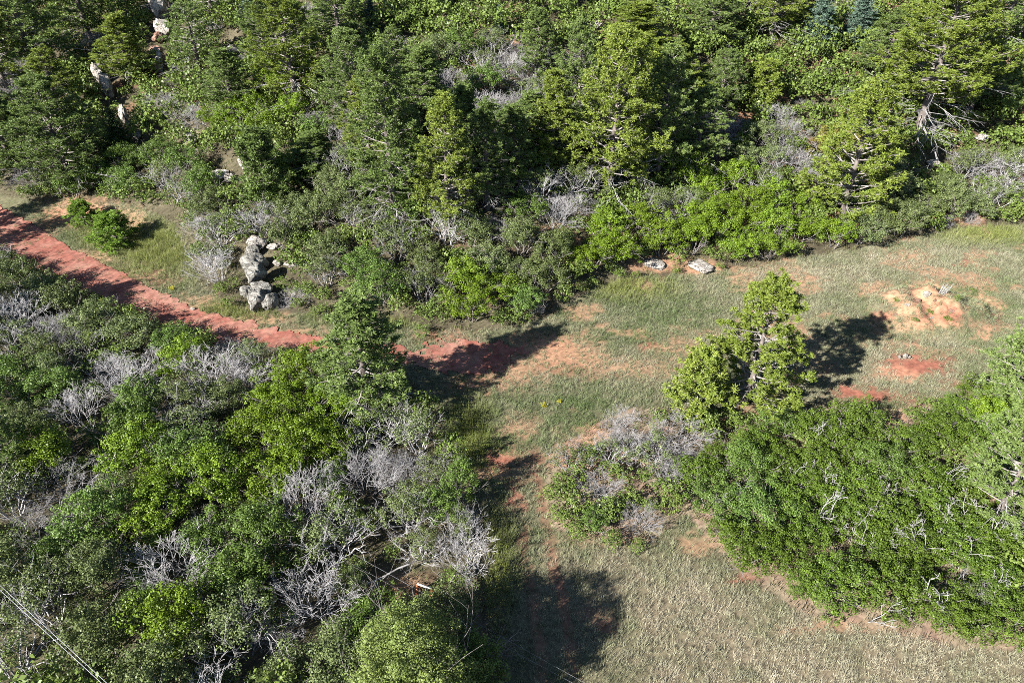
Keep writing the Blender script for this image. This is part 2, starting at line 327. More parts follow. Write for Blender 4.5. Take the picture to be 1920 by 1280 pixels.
c = lerp(c, C_RED[None], np.maximum(np.where(vis, red, 0), hillred)); c = lerp(c, C_SAND[None]*(0.8+0.4*vnoise(x/0.5, y/0.5, 95))[:, None], np.where(vis, sand, 0)*0.9)
nx, ny = len(gx), len(gy)
i = np.arange(nx-1)[None]+np.arange(ny-1)[:, None]*nx
F = np.stack([i, i+1, i+nx+1, i+nx], -1).reshape(-1, 4)
gnd = obj('ground', mesh('ground', np.stack([x, y, z], 1), F, M['soil'], {'tint': c}, smooth=True))
tag(gnd, 'rolling ground with dry grass, duff and red soil patches', kind='structure')
# the red dirt trail, a sheet lying just above the ground
tx = np.arange(-64, 6, 0.14); ty = np.arange(32, 92, 0.14)
X, Y = np.meshgrid(tx, ty); x, y = X.ravel(), Y.ravel(); z = height(x, y)
px, py, red, sand, op, tr = masks(x, y, z)
nx = len(tx); i = (np.arange(nx-1)[None]+np.arange(len(ty)-1)[:, None]*nx).ravel()
ok = tr[i] & tr[i+1] & tr[i+nx] & tr[i+nx+1]; i = i[ok]
F = np.stack([i, i+1, i+nx+1, i+nx], -1); used, inv = np.unique(F, return_inverse=True)
pale = np.clip((fbm(x/1.6, y/1.6, 101)-0.30)*1.5+0.35*(vnoise(x/0.25, y/0.25, 103)-0.4), 0, 1)
tc = lerp(np.array([0.175, 0.062, 0.045]), np.array([0.25, 0.135, 0.10])[None], pale)
V = np.stack([x, y, z+0.03+0.08*fbm(x/0.4, y/0.4, 110, 3)], 1)[used]
tro = obj('dirt_trail', mesh('dirt_trail', V, inv.reshape(-1, 4), M['trail'], {'tint': tc[used]}, smooth=True))
tag(tro, 'red dirt trail running down beside the wooded slope', kind='structure')

# ------------------------------------------------------------------ grass (stuff)
def grass_blades(P, hgt, width, tint, nb, spread, lean=0.5):
    n = len(P); k = n*nb
    b = np.repeat(P, nb, 0); h = np.repeat(hgt, nb)*rng.uniform(0.55, 1.15, k); a = rng.uniform(0, 2*PI, k)
    off = rng.normal(0, 1, (k, 2))*np.repeat(spread, nb)[:, None]
    b = b+np.concatenate([off, np.zeros((k, 1))], 1); b[:, 2] -= 0.02
    ln = rng.uniform(0.1, 1, k)*lean*h
    wx = np.cos(a)*width*0.5; wy = np.sin(a)*width*0.5; d = a+PI/2+rng.normal(0, 0.6, k)
    tip = b+np.stack([np.cos(d)*ln, np.sin(d)*ln, h], 1)
    V = np.stack([b+np.stack([wx, wy, 0*wx], 1), b-np.stack([wx, wy, 0*wx], 1), tip], 1).reshape(-1, 3)
    t = np.repeat(tint, nb, 0)*rng.uniform(0.7, 1.35, (k, 1))
    return V, np.arange(3*k).reshape(-1, 3), np.repeat(t, 3, 0)
def scatter_grass(name, label, x0, x1, y0, y1, dens, mode):
    n = int((x1-x0)*(y1-y0)*dens)
    x = rng.uniform(x0, x1, n); y = rng.uniform(y0, y1, n); z = height(x, y)
    px, py, red, sand, op, tr = masks(x, y, z)
    seen = (px > -60) & (px < 1980) & (py > -60) & (py < 1340)
    g = turf(px, py, x, y)
    if mode == 'meadow':
        keep = op & seen & ~(tr & (rng.random(n) < np.where(px > 770, 0.80, 0.97)-0.35*(fbm(x/0.9, y/0.9, 125) > 0.6))) & (rng.random(n) > np.minimum(1, np.maximum(red*1.1, sand*1.15))) & (rng.random(n) < 0.25+1.1*fbm(x/0.55, y/0.55, 120, 2))
        hgt = 0.17+0.27*rng.random(n)**1.6
        lush = np.zeros(n)
        for (a, b, w, h) in ((880, 830, 50, 90), (930, 1060, 40, 120), (300, 470, 120, 60), (200, 440, 60, 40), (700, 600, 120, 18), (1180, 540, 90, 25), (1850, 440, 100, 20), (440, 585, 80, 20)):
            lush = np.maximum(lush, np.clip(1.4-np.hypot((px-a)/w, (py-b)/h), 0, 1))
        hgt = hgt*(1+1.2*lush)
        ti = lerp(np.array([0.32, 0.288, 0.21])[None], np.array([0.105, 0.140, 0.055])[None], g)
        ti = lerp(ti, np.array([0.17, 0.19, 0.045])[None], lush*0.8)
        nb, wd, sp = 11, 0.021, 0.06
    else:
        flatz = (px > 980) & (py > 690)
        keep = ~op & seen & (rng.random(n) < np.where(flatz, 1.0, 1.5*fbm(x/2.2, y/2.2, 130)-0.25))
        hgt = 0.2+0.3*rng.random(n); ti = lerp(np.array([0.17, 0.145, 0.09])[None], np.array([0.085, 0.12, 0.03])[None], np.clip(np.where(flatz, g-0.4, g-0.05), 0, 1)); nb, wd, sp = 5, 0.045, 0.10
    k = np.where(keep)[0]
    V, F, t = grass_blades(np.stack([x, y, z], 1)[k], hgt[k], wd, ti[k], nb, np.full(len(k), sp), 0.9)
    o = obj(name, mesh(name, V, F, M['grass'], {'tint': t}))
    tag(o, label, 'grass', kind='stuff'); return len(F)
scatter_grass('meadow_grass', 'short tan and green grass of the open meadow', -56, 58, 9, 86, 42, 'meadow')
scatter_grass('undergrowth_grass', 'dry straw grass between the shrubs on the slope', -62, 62, 9, 108, 11, 'wood')

# ------------------------------------------------------------------ plant meshes
def leaf_quads(C, Nn, L, Wd, tone):
    n = len(C); r = rng.normal(0, 1, (n, 3)); t = norm(np.cross(Nn, r)); b = np.cross(Nn, t)
    L = L[:, None]*0.5; Wd = Wd[:, None]*0.5
    V = np.stack([C-t*L, C-b*Wd+Nn*Wd*0.25, C+t*L, C+b*Wd+Nn*Wd*0.25], 1).reshape(-1, 3)
    return V, np.arange(4*n).reshape(-1, 4), np.repeat(tone, 4)
def branch(p, d, L, r, depth, out, split=(2, 3), wob=0.45, nseg=3, up=0.1, taper=0.6, shrink=0.68):
    q = np.array(p, float); d = np.array(d, float); tips = []
    for s in range(nseg):
        d = d+np.array([random.gauss(0, wob*0.4), random.gauss(0, wob*0.4), random.gauss(0, wob*0.25)+up*0.4]); d /= np.linalg.norm(d)
        q2 = q+d*L/nseg; r2 = r*(1-(1-taper)/nseg)
        out.append((*q, *q2, r, r2)); q = q2; r = r2
        if depth > 0 and s > 0:
            for _ in range(random.randint(*split) if s == nseg-1 else 1):
                e = d+np.array([random.gauss(0, 1), random.gauss(0, 1), random.gauss(0, 0.6)])*wob*1.3; e /= np.linalg.norm(e)
                tips += branch(q, e, L*shrink*random.uniform(0.75, 1.15), r*0.75, depth-1, out, split, wob, nseg, up, taper, shrink)
    if depth == 0: tips.append((q, d))
    return tips
def oak_mesh(R, H, nclump, leaves, bare=0.0, clump_r=0.28, leafL=0.078, low=-0.2, subs=4):
    """rounded multi-stemmed scrub oak: clumps of leaf faces over a lumpy dome, grey stems inside"""
    ph = rng.uniform(0, 2*PI, nclump); cz = rng.uniform(low, 1, nclump)
    cz = np.sign(cz)*np.abs(cz)**0.85
    rr = np.sqrt(np.clip(1-cz**2, 0, 1))
    lump = 0.80+0.36*np.array([vnoise(a*1.1+5, b*2.2, int(R*100)) for a, b in zip(np.cos(ph)*2+np.sin(ph)*1.3, cz)])
    shell = np.where(rng.random(nclump) < 0.8, rng.uniform(0.86, 1.05, nclump), rng.uniform(0.45, 0.85, nclump))
    C = np.stack([np.cos(ph)*rr*R, np.sin(ph)*rr*R, 0.40*H+cz*0.60*H*0.97], 1)
    C[:, :2] *= (lump*shell)[:, None]; C[:, 2] = 0.35*H+(C[:, 2]-0.35*H)*lump*shell
    sub = rng.integers(0, subs, nclump); sa = np.arange(subs)*2*PI/subs+rng.uniform(-.5, .5, subs); sr = R*0.42*rng.uniform(0.7, 1.2, subs); ss = rng.uniform(0.50, 0.72, subs); sh = rng.uniform(-0.22, 0.16, subs)*H
    if subs > 2: sr[0] = 0; sh[0] = 0.05*H; ss[0] = 0.72
    if subs > 1:
        C = C*ss[sub][:, None]; C[:, 0] += (np.cos(sa)*sr)[sub]; C[:, 1] += (np.sin(sa)*sr)[sub]; C[:, 2] += (H*(1-ss)+sh-0.08*H)[sub]*rng.uniform(0.55, 1, nclump)
    C[:, 2] = np.maximum(C[:, 2], 0.15)
    keep = rng.random(nclump) > bare*0.55
    C = C[keep]; nc = len(C)
    cs = clump_r*rng.uniform(0.7, 1.35, nc); ct = rng.uniform(0, 1, nc)
    m = leaves
    off = norm(rng.normal(0, 1, (nc*m, 3)))*(rng.random((nc*m, 1))**0.45)*np.repeat(cs, m)[:, None]*np.array([1, 1, 0.72])
    P = np.repeat(C, m, 0)+off
    Nn = norm(0.8*norm(off)+np.array([0, 0, 0.45])+0.5*rng.normal(0, 1, (nc*m, 3)))
    tone = np.clip(0.62*np.repeat(ct, m)+0.42*rng.random(nc*m), 0, 1)
    Ls = leafL*rng.uniform(0.7, 1.3, nc*m)
    V, Fq, t = leaf_quads(P, Nn, Ls, Ls*0.68, tone)
    fol = mesh('oak_foliage', V, Fq, M['oak_mid'], {'tone': t})
    segs = []
    ns = 6+int(bare*8)
    for k in range(ns):
        a = 2*PI*k/ns+random.uniform(-.4, .4); ti = random.uniform(0.2, 0.8)
        d = np.array([math.cos(a)*ti, math.sin(a)*ti, 1]); d /= np.linalg.norm(d)
        branch((math.cos(a)*0.25, math.sin(a)*0.25, -0.1), d, H*0.52, 0.045, 3 if bare else 2, segs, (2, 2), 0.5, 3, 0.12, 0.55, 0.62)
    V, Fq = tubes(segs, 3)
    # keep the twigs within the dome, a few reach just beyond
    st = mesh('oak_stems', V, Fq, M['stem'])
    return fol, st
OAK = [oak_mesh(1.6, 2.6, 108, 84), oak_mesh(1.65, 2.4, 96, 90, subs=5), oak_mesh(1.5, 2.9, 112, 80, subs=3), oak_mesh(1.7, 2.5, 90, 92, clump_r=0.31, subs=5), oak_mesh(1.55, 2.7, 104, 84), oak_mesh(1.6, 2.3, 106, 82, subs=3)]
OAKB = [oak_mesh(1.5, 2.5, 84, 58, bare=0.6), oak_mesh(1.5, 2.4, 76, 58, bare=0.9, subs=5), oak_mesh(1.45, 2.6, 80, 58, bare=0.75, subs=3)]
THK = [oak_mesh(1.6, 2.1, 170, 54, clump_r=0.24, leafL=0.080, low=-0.4, subs=4), oak_mesh(1.6, 2.2, 160, 56, clump_r=0.25, leafL=0.080, low=-0.4, subs=5), oak_mesh(1.65, 2.0, 160, 54, clump_r=0.25, leafL=0.080, low=-0.4, subs=3), oak_mesh(1.6, 2.3, 150, 56, clump_r=0.27, leafL=0.085, low=-0.4, subs=6)]
BIG = oak_mesh(3.3, 7.8, 620, 130, clump_r=0.40, leafL=0.090, low=-0.5, subs=8)
def bare_mesh(R, H, ns, depth=3):
    segs = []
    for k in range(ns):
        a = 2*PI*k/ns+random.uniform(-.5, .5); ti = random.uniform(0.15, 1.0)
        d = np.array([math.cos(a)*ti*R/H*1.5, math.sin(a)*ti*R/H*1.5, 1]); d /= np.linalg.norm(d)
        branch((math.cos(a)*0.2, math.sin(a)*0.2, -0.1), d, H*0.50, 0.017, depth, segs, (2, 3), 0.42, 3, 0.06, 0.62, 0.60)
    s = np.array(segs); s[:, 6:] = np.maximum(s[:, 6:], 0.0045)
    V, Fq = tubes(s, 3)
    return mesh('bare_twigs', V, Fq, M['twig'])
BARE = [bare_mesh(1.4, 2.2, 20), bare_mesh(1.5, 2.0, 22), bare_mesh(1.3, 2.4, 19), bare_mesh(1.6, 2.1, 23)]
def snag_mesh(H):
    segs = []
    for k in range(2):
        branch((random.uniform(-.1, .1), random.uniform(-.1, .1), -0.1), (random.gauss(0, .25), random.gauss(0, .25), 1), H*0.70, 0.034, 3, segs, (2, 2), 0.55, 3, 0.02, 0.6, 0.42)
    s = np.array(segs); s[:, 6:] = np.maximum(s[:, 6:], 0.009)
    return mesh('bare_snag', *tubes(s, 4), M['deadwood'])
SNAG = [snag_mesh(2.4), snag_mesh(2.5), snag_mesh(2.3), snag_mesh(2.6)]

def tuft(C, D, n, L, w, ct, along=0.35, back=0.10):
    """bursts of needles round each shoot"""
    k = len(C); m = k*n
    d = norm(np.repeat(D, n, 0)*along+rng.normal(0, 1, (m, 3))*0.65)
    p = np.repeat(C, n, 0)+np.repeat(D, n, 0)*rng.uniform(-back, 0.03, (m, 1))
    ll = L*rng.uniform(0.7, 1.2, (m, 1)); s = norm(np.cross(d, rng.normal(0, 1, (m, 3))))*w
    V = np.stack([p-s, p+s, p+d*ll], 1).reshape(-1, 3)
    V = np.stack([p-s*0.4+0*d, p+d*ll*0.55+s, p+d*ll, p+d*ll*0.55-s], 1).reshape(-1, 3)
    tone = np.clip(0.6*np.repeat(ct, n)+0.45*rng.random(m), 0, 1)
    return V, np.arange(4*m).reshape(-1, 4), np.repeat(tone, 4)
def pine_mesh(H, R, seed, base=0.22, nb=62, dens=1.0, bare_low=0.0, top_round=0.5):
    random.seed(seed); tr, lb, dead = [], [], []
    q = np.array([0, 0, -0.3]); r = 0.012*H+0.05; ns = 12; axis_p = [q.copy()]
    lean = np.array([random.gauss(0, .012), random.gauss(0, .012), 0])
    for s in range(ns):
        q2 = q+np.array([random.gauss(0, .02), random.gauss(0, .02), 1.0])*H/ns*1.0+lean*H/ns
        r2 = (0.012*H+0.05)*(1-(s+1)/ns)**0.8+0.015
        tr.append((*q, *q2, r, r2)); q, r = q2, r2; axis_p.append(q.copy())
    axis_p = np.array(axis_p); hs = axis_p[:, 2]
    def at(hh): return np.array([np.interp(hh, hs, axis_p[:, 0]), np.interp(hh, hs, axis_p[:, 1]), hh])
    C, D = [], []
    for k in range(nb):
        f = base+(1-base)*(k+random.random())/nb; hh = f*H
        prof = (1-((f-base)/(1-base)))**top_round*min(1, 0.55+(f-base)*2.2)
        Lb = R*prof*random.uniform(0.7, 1.12)+0.25
        a = k*2.399+random.uniform(-.5, .5)
        d = np.array([math.cos(a), math.sin(a), 0.10+0.6*(f-base)-0.10*(1-f)+random.gauss(0, .26)]); d /= np.linalg.norm(d)
        p = at(hh); m = max(3, int(Lb/0.4)); dd = d.copy(); rb = 0.02+0.018*Lb
        for s in range(m):
            dd = dd+np.array([random.gauss(0, .10), random.gauss(0, .10), 0.09]); dd /= np.linalg.norm(dd)
            p2 = p+dd*Lb/m; rb2 = max(0.012, rb*0.8)
            lb.append((*p, *p2, rb, rb2)); p, rb = p2, rb2
            fr = (s+1)/m
            if fr > 0.33:
                for sgn in (-1, 1):
                    if random.random() > 0.95*dens+0.05: continue
                    side = np.array([-dd[1], dd[0], 0])*sgn; sl = (0.30+0.42*Lb*(1-fr)*0.9)*random.uniform(0.6, 1.2)
                    e = side*0.8+dd*0.6+np.array([0, 0, random.uniform(-0.3, 1.0)]); e /= np.linalg.norm(e)
                    pe = p+e*sl; lb.append((*p, *pe, 0.014, 0.009))
                    for u in np.arange(0.5, 1.01, 0.50/max(sl, 0.4)):
                        C.append(p+e*sl*u+np.array([random.gauss(0, .06), random.gauss(0, .06), 0.05])); D.append(e*0.6+np.array([random.gauss(0, .3), random.gauss(0, .3), 0.45]))
        C.append(p); D.append(dd+np.array([0, 0, 0.3]))
    C.append(at(H*0.99)); D.append(np.array([0, 0, 1.0]))
    if bare_low:
        for k in range(int(16*bare_low)):
            hh = H*random.uniform(0.10, base+0.12); a = random.uniform(0, 2*PI); L = R*random.uniform(0.4, 0.95)
            one = []; branch(at(hh), (math.cos(a), math.sin(a), -0.1), L, 0.035, 2, one, (1, 2), 0.35, 4, -0.12, 0.5, 0.5)
            dead.append(mesh('pine_dead_limb', *tubes(one, 3), M['deadwood']))
    C = np.array(C); D = norm(np.array(D))
    C = C+rng.normal(0, 0.13, C.shape)+np.array([0, 0, 1])*rng.choice([0, 0, 0.25, -0.2], len(C))[:, None]
    ex = rng.random(len(C)) < 0.45; C = np.concatenate([C, C[ex]+rng.normal(0, 0.24, (ex.sum(), 3))+[0, 0, .12]]); D = np.concatenate([D, D[ex]])
    print('tufts', len(C))
    V, Fq, t = tuft(C, D, 34, 0.25, 0.026, rng.random(len(C)))
    crown = mesh('pine_crown', V, Fq, M['pine_green'], {'tone': t})
    trunk = mesh('pine_trunk', *tubes(tr, 9), M['bark'], smooth=True)
    limbs = mesh('pine_limbs', *tubes(lb, 4), M['limb'])
    return trunk, limbs, crown, dead


PINE = {'full': pine_mesh(10.6, 3.3, 11, 0.07, 84, 0.8, 0, 0.72), 'tall': pine_mesh(15, 3.2, 12, 0.20, 92, 0.9, 0.8, 0.7), 'tall2': pine_mesh(15, 2.9, 13, 0.18, 92, 0.9, 0.6, 0.75),
        'slim': pine_mesh(12, 2.2, 14, 0.14, 80, 1.0, 0.3, 0.75), 'sparse': pine_mesh(9.6, 2.9, 15, 0.22, 44, 0.62, 1.0, 0.5), 'giant': pine_mesh(17, 4.2, 16, 0.30, 100, 0.9, 1.8, 0.5),
        'broad': pine_mesh(13, 4.0, 17, 0.14, 94, 1.0, 0.6, 0.62), 'young': pine_mesh(4.6, 1.7, 18, 0.06, 46, 1.0, 0, 0.75), 'tall3': pine_mesh(14, 3.5, 19, 0.16, 90, 0.95, 0.8, 0.7)}
PH = {'full': 10.6, 'tall': 15, 'tall2': 15, 'slim': 12, 'sparse': 9.6, 'giant': 17, 'broad': 13, 'young': 4.6, 'tall3': 14}
PR = {'full': 3.3, 'tall': 3.2, 'tall2': 2.9, 'slim': 2.2, 'sparse': 2.9, 'giant': 4.2, 'broad': 4.0, 'young': 1.7, 'tall3': 3.5}
def fir_mesh(H, R, seed):
    random.seed(seed); tr = [(0, 0, -0.3, 0, 0, H*0.5, 0.14, 0.09), (0, 0, H*0.5, 0, 0, H, 0.09, 0.01)]; lb = []; C = []; D = []
    nb = int(H*15)
    for k in range(nb):
        f = 0.06+0.93*(k+random.random())/nb; Lb = R*(1-f)**0.9*random.uniform(0.8, 1.15)+0.12; a = k*2.399+random.uniform(-.4, .4)
        d = np.array([math.cos(a), math.sin(a), -0.25+0.5*f]); d /= np.linalg.norm(d); p0 = np.array([0, 0, f*H]); p1 = p0+d*Lb
        lb.append((*p0, *p1, 0.03, 0.01))
        for u in np.arange(0.2, 1.01, 0.26/max(Lb, 0.3)):
            w = 0.32*Lb*(1.05-u)
            for sgn in ((-1, 0, 1) if w > 0.12 else (0,)):
                side = np.array([-d[1], d[0], 0])*sgn
                C.append(p0+d*Lb*u+side*w+np.array([0, 0, 0.10*u*u])); D.append(norm((d+side*0.8+np.array([0, 0, .15]))[None])[0])
    C = np.array(C); D = np.array(D)
    V, Fq, t = tuft(C, D, 14, 0.26, 0.034, rng.random(len(C)), 0.6, 0.22)
    return mesh('fir_trunk', *tubes(tr, 8), M['bark'], smooth=True), mesh('fir_limbs', *tubes(lb, 3), M['limb']), mesh('fir_crown', V, Fq, M['fir_blue'], {'tone': t}), None
FIR = [fir_mesh(8, 2.1, 31), fir_mesh(9, 1.9, 32)]
random.seed(99)

# ------------------------------------------------------------------ boulders
def ico(sub):
    import bmesh
    bm = bmesh.new(); bmesh.ops.create_icosphere(bm, subdivisions=sub, radius=1.0)
    V = np.array([v.co[:] for v in bm.verts]); F = np.array([[v.index for v in f.verts] for f in bm.faces]); bm.free(); return V, F
ICO = ico(4)
def rock_mesh(seed, mat, cuts=13, rough=0.2):
    r2 = np.random.default_rng(seed); V = ICO[0].copy()
    for _ in range(cuts):
        n = norm(r2.normal(0, 1, 3)[None])[0]; d = r2.uniform(0.5, 0.86)
        s = V@n; over = s > d; V[over] -= ((s[over]-d)*0.85)[:, None]*n
    f = fbm(V[:, 0]*1.7+V[:, 2]*1.1+seed, V[:, 1]*1.7-V[:, 2]*0.9, seed, 4)-0.5
    g2 = fbm(V[:, 0]*5+V[:, 2]*3, V[:, 1]*5-V[:, 2]*4+seed, seed+5, 3)-0.5
    rd = 1-2*np.abs(fbm(V[:, 0]*1.5+V[:, 1]*0.8+seed*3, V[:, 2]*2.2+V[:, 1]*0.6, seed+9, 2)-0.5)
    V = V*(1+f*rough*2.2+g2*rough*0.9-0.22*np.clip((rd-0.86)/0.14, 0, 1))[:, None]
    return mesh('boulder', V, ICO[1], mat, smooth=True)
RK = {k: [rock_mesh(s, M[k]) for s in seeds] for k, seeds in (('rock_grey', (1, 2, 3, 4)), ('rock_pale', (11, 12, 13, 14)), ('rock_red', (21, 22)))}
LAND = []                                   # landmarks used in the labels: px, py, phrase
def boulder(px, py, w, h, mat, label, lift=0.3, dep=0.8, name='boulder', land=None, up=0.0, tilt=0.0, group=None):
    """w,h: size in photo pixels; py is the foot of the rock"""
    x, y, z = ground(px, py); s = FPX/(y*cd-(z-CAM_H)*sd)
    sx, sz = 0.5*w/s*0.92, 0.5*h/s*1.0
    me = random.choice(RK[mat]); o = obj(name, me)
    o.location = (x, y+sx*dep*0.4, z+sz*lift+up); o.scale = (sx, sx*dep, sz); o.rotation_euler = (random.uniform(-.15, .15), tilt, random.uniform(-.5, .5))
    tag(o, label, 'boulder', group)
    if land: LAND.append((px, py, land))
    return o
# the grey stack beside the trail
boulder(482, 586, 50, 56, 'rock_grey', 'lowest upright grey boulder of the stack beside the trail', 0.8, land='the boulder stack foot')
boulder(510, 584, 38, 42, 'rock_grey', 'leaning grey slab at the foot of the boulder stack', 0.8, tilt=0.35)
boulder(466, 562, 34, 30, 'rock_grey', 'small grey boulder wedged left of the stack, above its foot', 1.0)
boulder(490, 560, 54, 34, 'rock_grey', 'dark shaded grey boulder under the round middle boulder of the stack', 1.1)
boulder(480, 545, 50, 50, 'rock_grey', 'round mottled grey boulder in the middle of the stack', 1.3)
boulder(478, 514, 58, 40, 'rock_grey', 'wide cracked grey boulder overhanging the middle of the stack', 1.1, land='the cracked boulder of the stack')
boulder(476, 486, 34, 28, 'rock_grey', 'small grey boulder under the pale cap of the stack', 1.0)
boulder(483, 470, 46, 32, 'rock_pale', 'pale sunlit boulder capping the grey stack', 1.0, land='the pale cap of the boulder stack')
boulder(512, 470, 34, 18, 'rock_pale', 'flat pale rock beside the cap of the grey stack', 0.8)
boulder(520, 500, 20, 16, 'rock_pale', 'small white rock right of the dark gap in the stack', 0.9)
boulder(546, 502, 34, 13, 'rock_pale', 'thin white rock ledge poking out of shrubs right of the stack', 0.9)
# rocks of the slope
boulder(306, 40, 40, 70, 'rock_pale', 'pale rock face among pines at the top of the slope', 0.8)
boulder(312, 75, 36, 44, 'rock_pale', 'pale slab just under the pale rock face at the top of the slope', 0.8, land='the topmost pale outcrop')
boulder(298, 85, 26, 26, 'rock_red', 'reddish rock under the pale slab at the top of the slope', 0.8)
boulder(292, 99, 28, 14, 'rock_red', 'flat brownish ledge below the reddish rock on the upper slope', 0.7)
boulder(301, 136, 30, 44, 'rock_pale', 'mottled pale boulder below the reddish ledge on the upper slope', 0.9, land='the mottled pale boulder')
boulder(192, 160, 26, 46, 'rock_pale', 'upper left of two tall white rocks beside the yellow-green pine', 0.9)
boulder(209, 188, 24, 58, 'rock_pale', 'tall narrow white rock, lower of two beside the yellow-green pine', 0.9, land='the tall narrow white rocks')
boulder(238, 242, 24, 58, 'rock_pale', 'tall pale rock fin above the dark fir', 0.9, land='the pale rock fin')
boulder(259, 262, 18, 18, 'rock_pale', 'small pale rock at the foot of the pale rock fin', 0.7)
boulder(360, 280, 32, 38, 'rock_grey', 'grey rounded boulder alone among shrubs in mid slope', 0.9, land='the lone grey boulder')
boulder(416, 336, 40, 20, 'rock_pale', 'long pale rock, left part of the outcrop in mid slope', 0.7)
boulder(432, 342, 22, 22, 'rock_pale', 'blunt pale rock in the middle of the mid-slope outcrop', 0.7, land='the pale mid-slope outcrop')
boulder(459, 320, 24, 30, 'rock_pale', 'upright pale rock at the upper end of the mid-slope outcrop', 0.9)
boulder(480, 264, 20, 14, 'rock_pale', 'small flat pale rock above the mid-slope outcrop', 0.8)
boulder(437, 106, 28, 22, 'rock_pale', 'pale crumbled rock beside grey twigs on the upper slope', 0.7, land='the crumbled pale rock')
boulder(385, 84, 22, 14, 'rock_pale', 'small pale rock beside a dead pine limb on the upper slope', 0.7)
boulder(474, 90, 14, 14, 'rock_pale', 'tiny white rock at the edge of the yellow crowned pine', 0.7)
boulder(1118, 56, 30, 16, 'rock_pale', 'white rock alone among shrubs near the top of the slope', 0.8, land='the topmost white rock')
boulder(1840, 268, 34, 22, 'rock_pale', 'white rock above the straw tufts on the open slope', 0.8, land='the open-slope white rock')
boulder(1750, 314, 30, 16, 'rock_pale', 'flat white rock below the great limbed pine', 0.7, land='the flat white rock')
boulder(1276, 30, 22, 22, 'rock_pale', 'pale rock beside a small blue fir at the top of the slope', 0.8)
boulder(750, 455, 24, 20, 'rock_grey', 'dark grey rock half hidden in shrubs below the pines', 0.8)
boulder(1228, 503, 52, 16, 'rock_pale', 'broad white rock slab at the shrub edge of the meadow', 0.5, 1.2, land='the white slab')
boulder(1314, 506, 50, 16, 'rock_pale', 'white bank of broken rock right of the white slab at the meadow edge', 0.5, 1.2)
for k, (a, b, w_, h_, m_, t_) in enumerate(((1738, 556, 18, 14, 'rock_pale', 'largest pale clod on top of the earth mound'), (1722, 566, 10, 9, 'rock_red', 'reddish clod left of the largest pale clod on the mound'), (1752, 566, 9, 8, 'rock_red', 'small reddish clod right of the largest pale clod on the mound'), (1702, 574, 13, 9, 'rock_pale', 'pale clod on the left shoulder of the mound'),
        (1784, 586, 12, 9, 'rock_red', 'orange clod on the right shoulder of the mound'), (1748, 598, 9, 7, 'rock_pale', 'pale clod at the front of the mound'), (1680, 592, 9, 7, 'rock_red', 'red clod at the tip of the pine shadow'))):
    boulder(a, b, w_, h_, m_, t_, 0.5, name='clod')
boulder(1697, 672, 13, 12, 'rock_pale', 'largest of three white stones on the red patch in the meadow', 0.6)
boulder(1686, 673, 6, 11, 'rock_pale', 'upright thin white stone of three on the red meadow patch', 0.7)
boulder(1705, 672, 7, 7, 'rock_pale', 'smallest of three white stones on the red meadow patch', 0.6)
boulder(1855, 684, 16, 8, 'rock_pale', 'pale flat stone in the grass beside the edge pine', 0.5)
boulder(362, 582, 12, 8, 'rock_pale', 'pale stone lying on the red dirt trail', 0.5, land='the pale stone on the trail')

# ------------------------------------------------------------------ pines and firs
def tree(kind, px, py, top, mat, label, name='pine_tree', cat='pine tree', w=None, tilt=(0, 0), land=None, rz=None, group='pine trees on the slope', src=None, h0=None, r0=None):
    x, y, z = ground(px, py)
    if src is None: src, h0, r0 = PINE[kind], PH[kind], PR[kind]
    sc = FPX/(y*cd-(z-CAM_H)*sd); hh = np.linspace(0.5, 32, 1200); h = float(hh[np.argmin(np.abs(project(x, y, z+hh)[1]-top))])
    sz = h/h0; sx = w/sc/(2*r0)
    e = empty(name, (x, y, z-0.05), random.uniform(0, 2*PI) if rz is None else rz, (sx, sx, sz), tilt)
    tag(e, label, cat, group)
    obj('trunk', src[0], e); tag(obj('limbs', src[1], e), kind='stuff'); obj('crown', src[2], e, M[mat])
    for dm in src[3] or (): obj('dead_limb', dm, e)
    if land: LAND.append((px, py, land))
    OCC.append((x, y))
    return e
OCC = []
tree('full', 1397, 757, 530, 'pine_yellow', 'full yellow-green pine standing alone at the meadow edge', land='the lone meadow pine', group='pines around the meadow', w=225)
tree('young', 1300, 782, 665, 'pine_yellow', 'small bushy pine at the foot of the lone meadow pine', group='pines around the meadow', w=120)
tree('slim', 692, 772, 558, 'pine_green', 'sparse dark pine growing over the red trail', land='the sparse trailside pine', group='pines around the meadow', w=190)
tree('slim', 1878, 770, 585, 'pine_green', 'pine at the frame edge beside the red meadow patch', group='pines around the meadow', w=130)
tree('broad', 1858, 985, 700, 'pine_green', 'grey-green pine rising over the thicket at the frame edge', land='the grey-green thicket pine', group='pines around the meadow', w=230)
tree('tall', 840, 442, 188, 'pine_yellow', 'tall pine with bare lower trunk in front of the dark gap', land='the bare-trunked pine', w=160)
tree('tall2', 914, 392, 195, 'pine_green', 'dark pine with a pale trunk right of the tall bare-trunked pine', land='the pale-trunked pine', w=135)
tree('slim', 1036, 325, 138, 'pine_yellow', 'narrow pine standing right of the dark gap', land='the narrow pine by the dark gap', w=112)
tree('broad', 1140, 368, 60, 'pine_yellow', 'broad yellow-green pine, biggest crown in mid slope', land='the broad mid-slope pine', w=230)
tree('tall3', 1228, 345, 90, 'pine_green', 'tall pine overlapping the right side of the broad mid-slope pine', w=155)
tree('tall', 1305, 322, 170, 'pine_green', 'pine casting the black shadow hollow in the shrubs', land='the pine by the black hollow', w=135)
tree('full', 1578, 408, 165, 'pine_yellow', 'bright yellow pine with bleached limbs at its foot', land='the bright yellow pine', w=215)
tree('giant', 1715, 275, -40, 'pine_yellow', 'great pine with long bare drooping limbs on the slope', land='the great limbed pine', w=270)
tree('tall2', 742, 412, 95, 'pine_green', 'tall green pine left of the bare-trunked pine', land='the tall green pine', w=185)
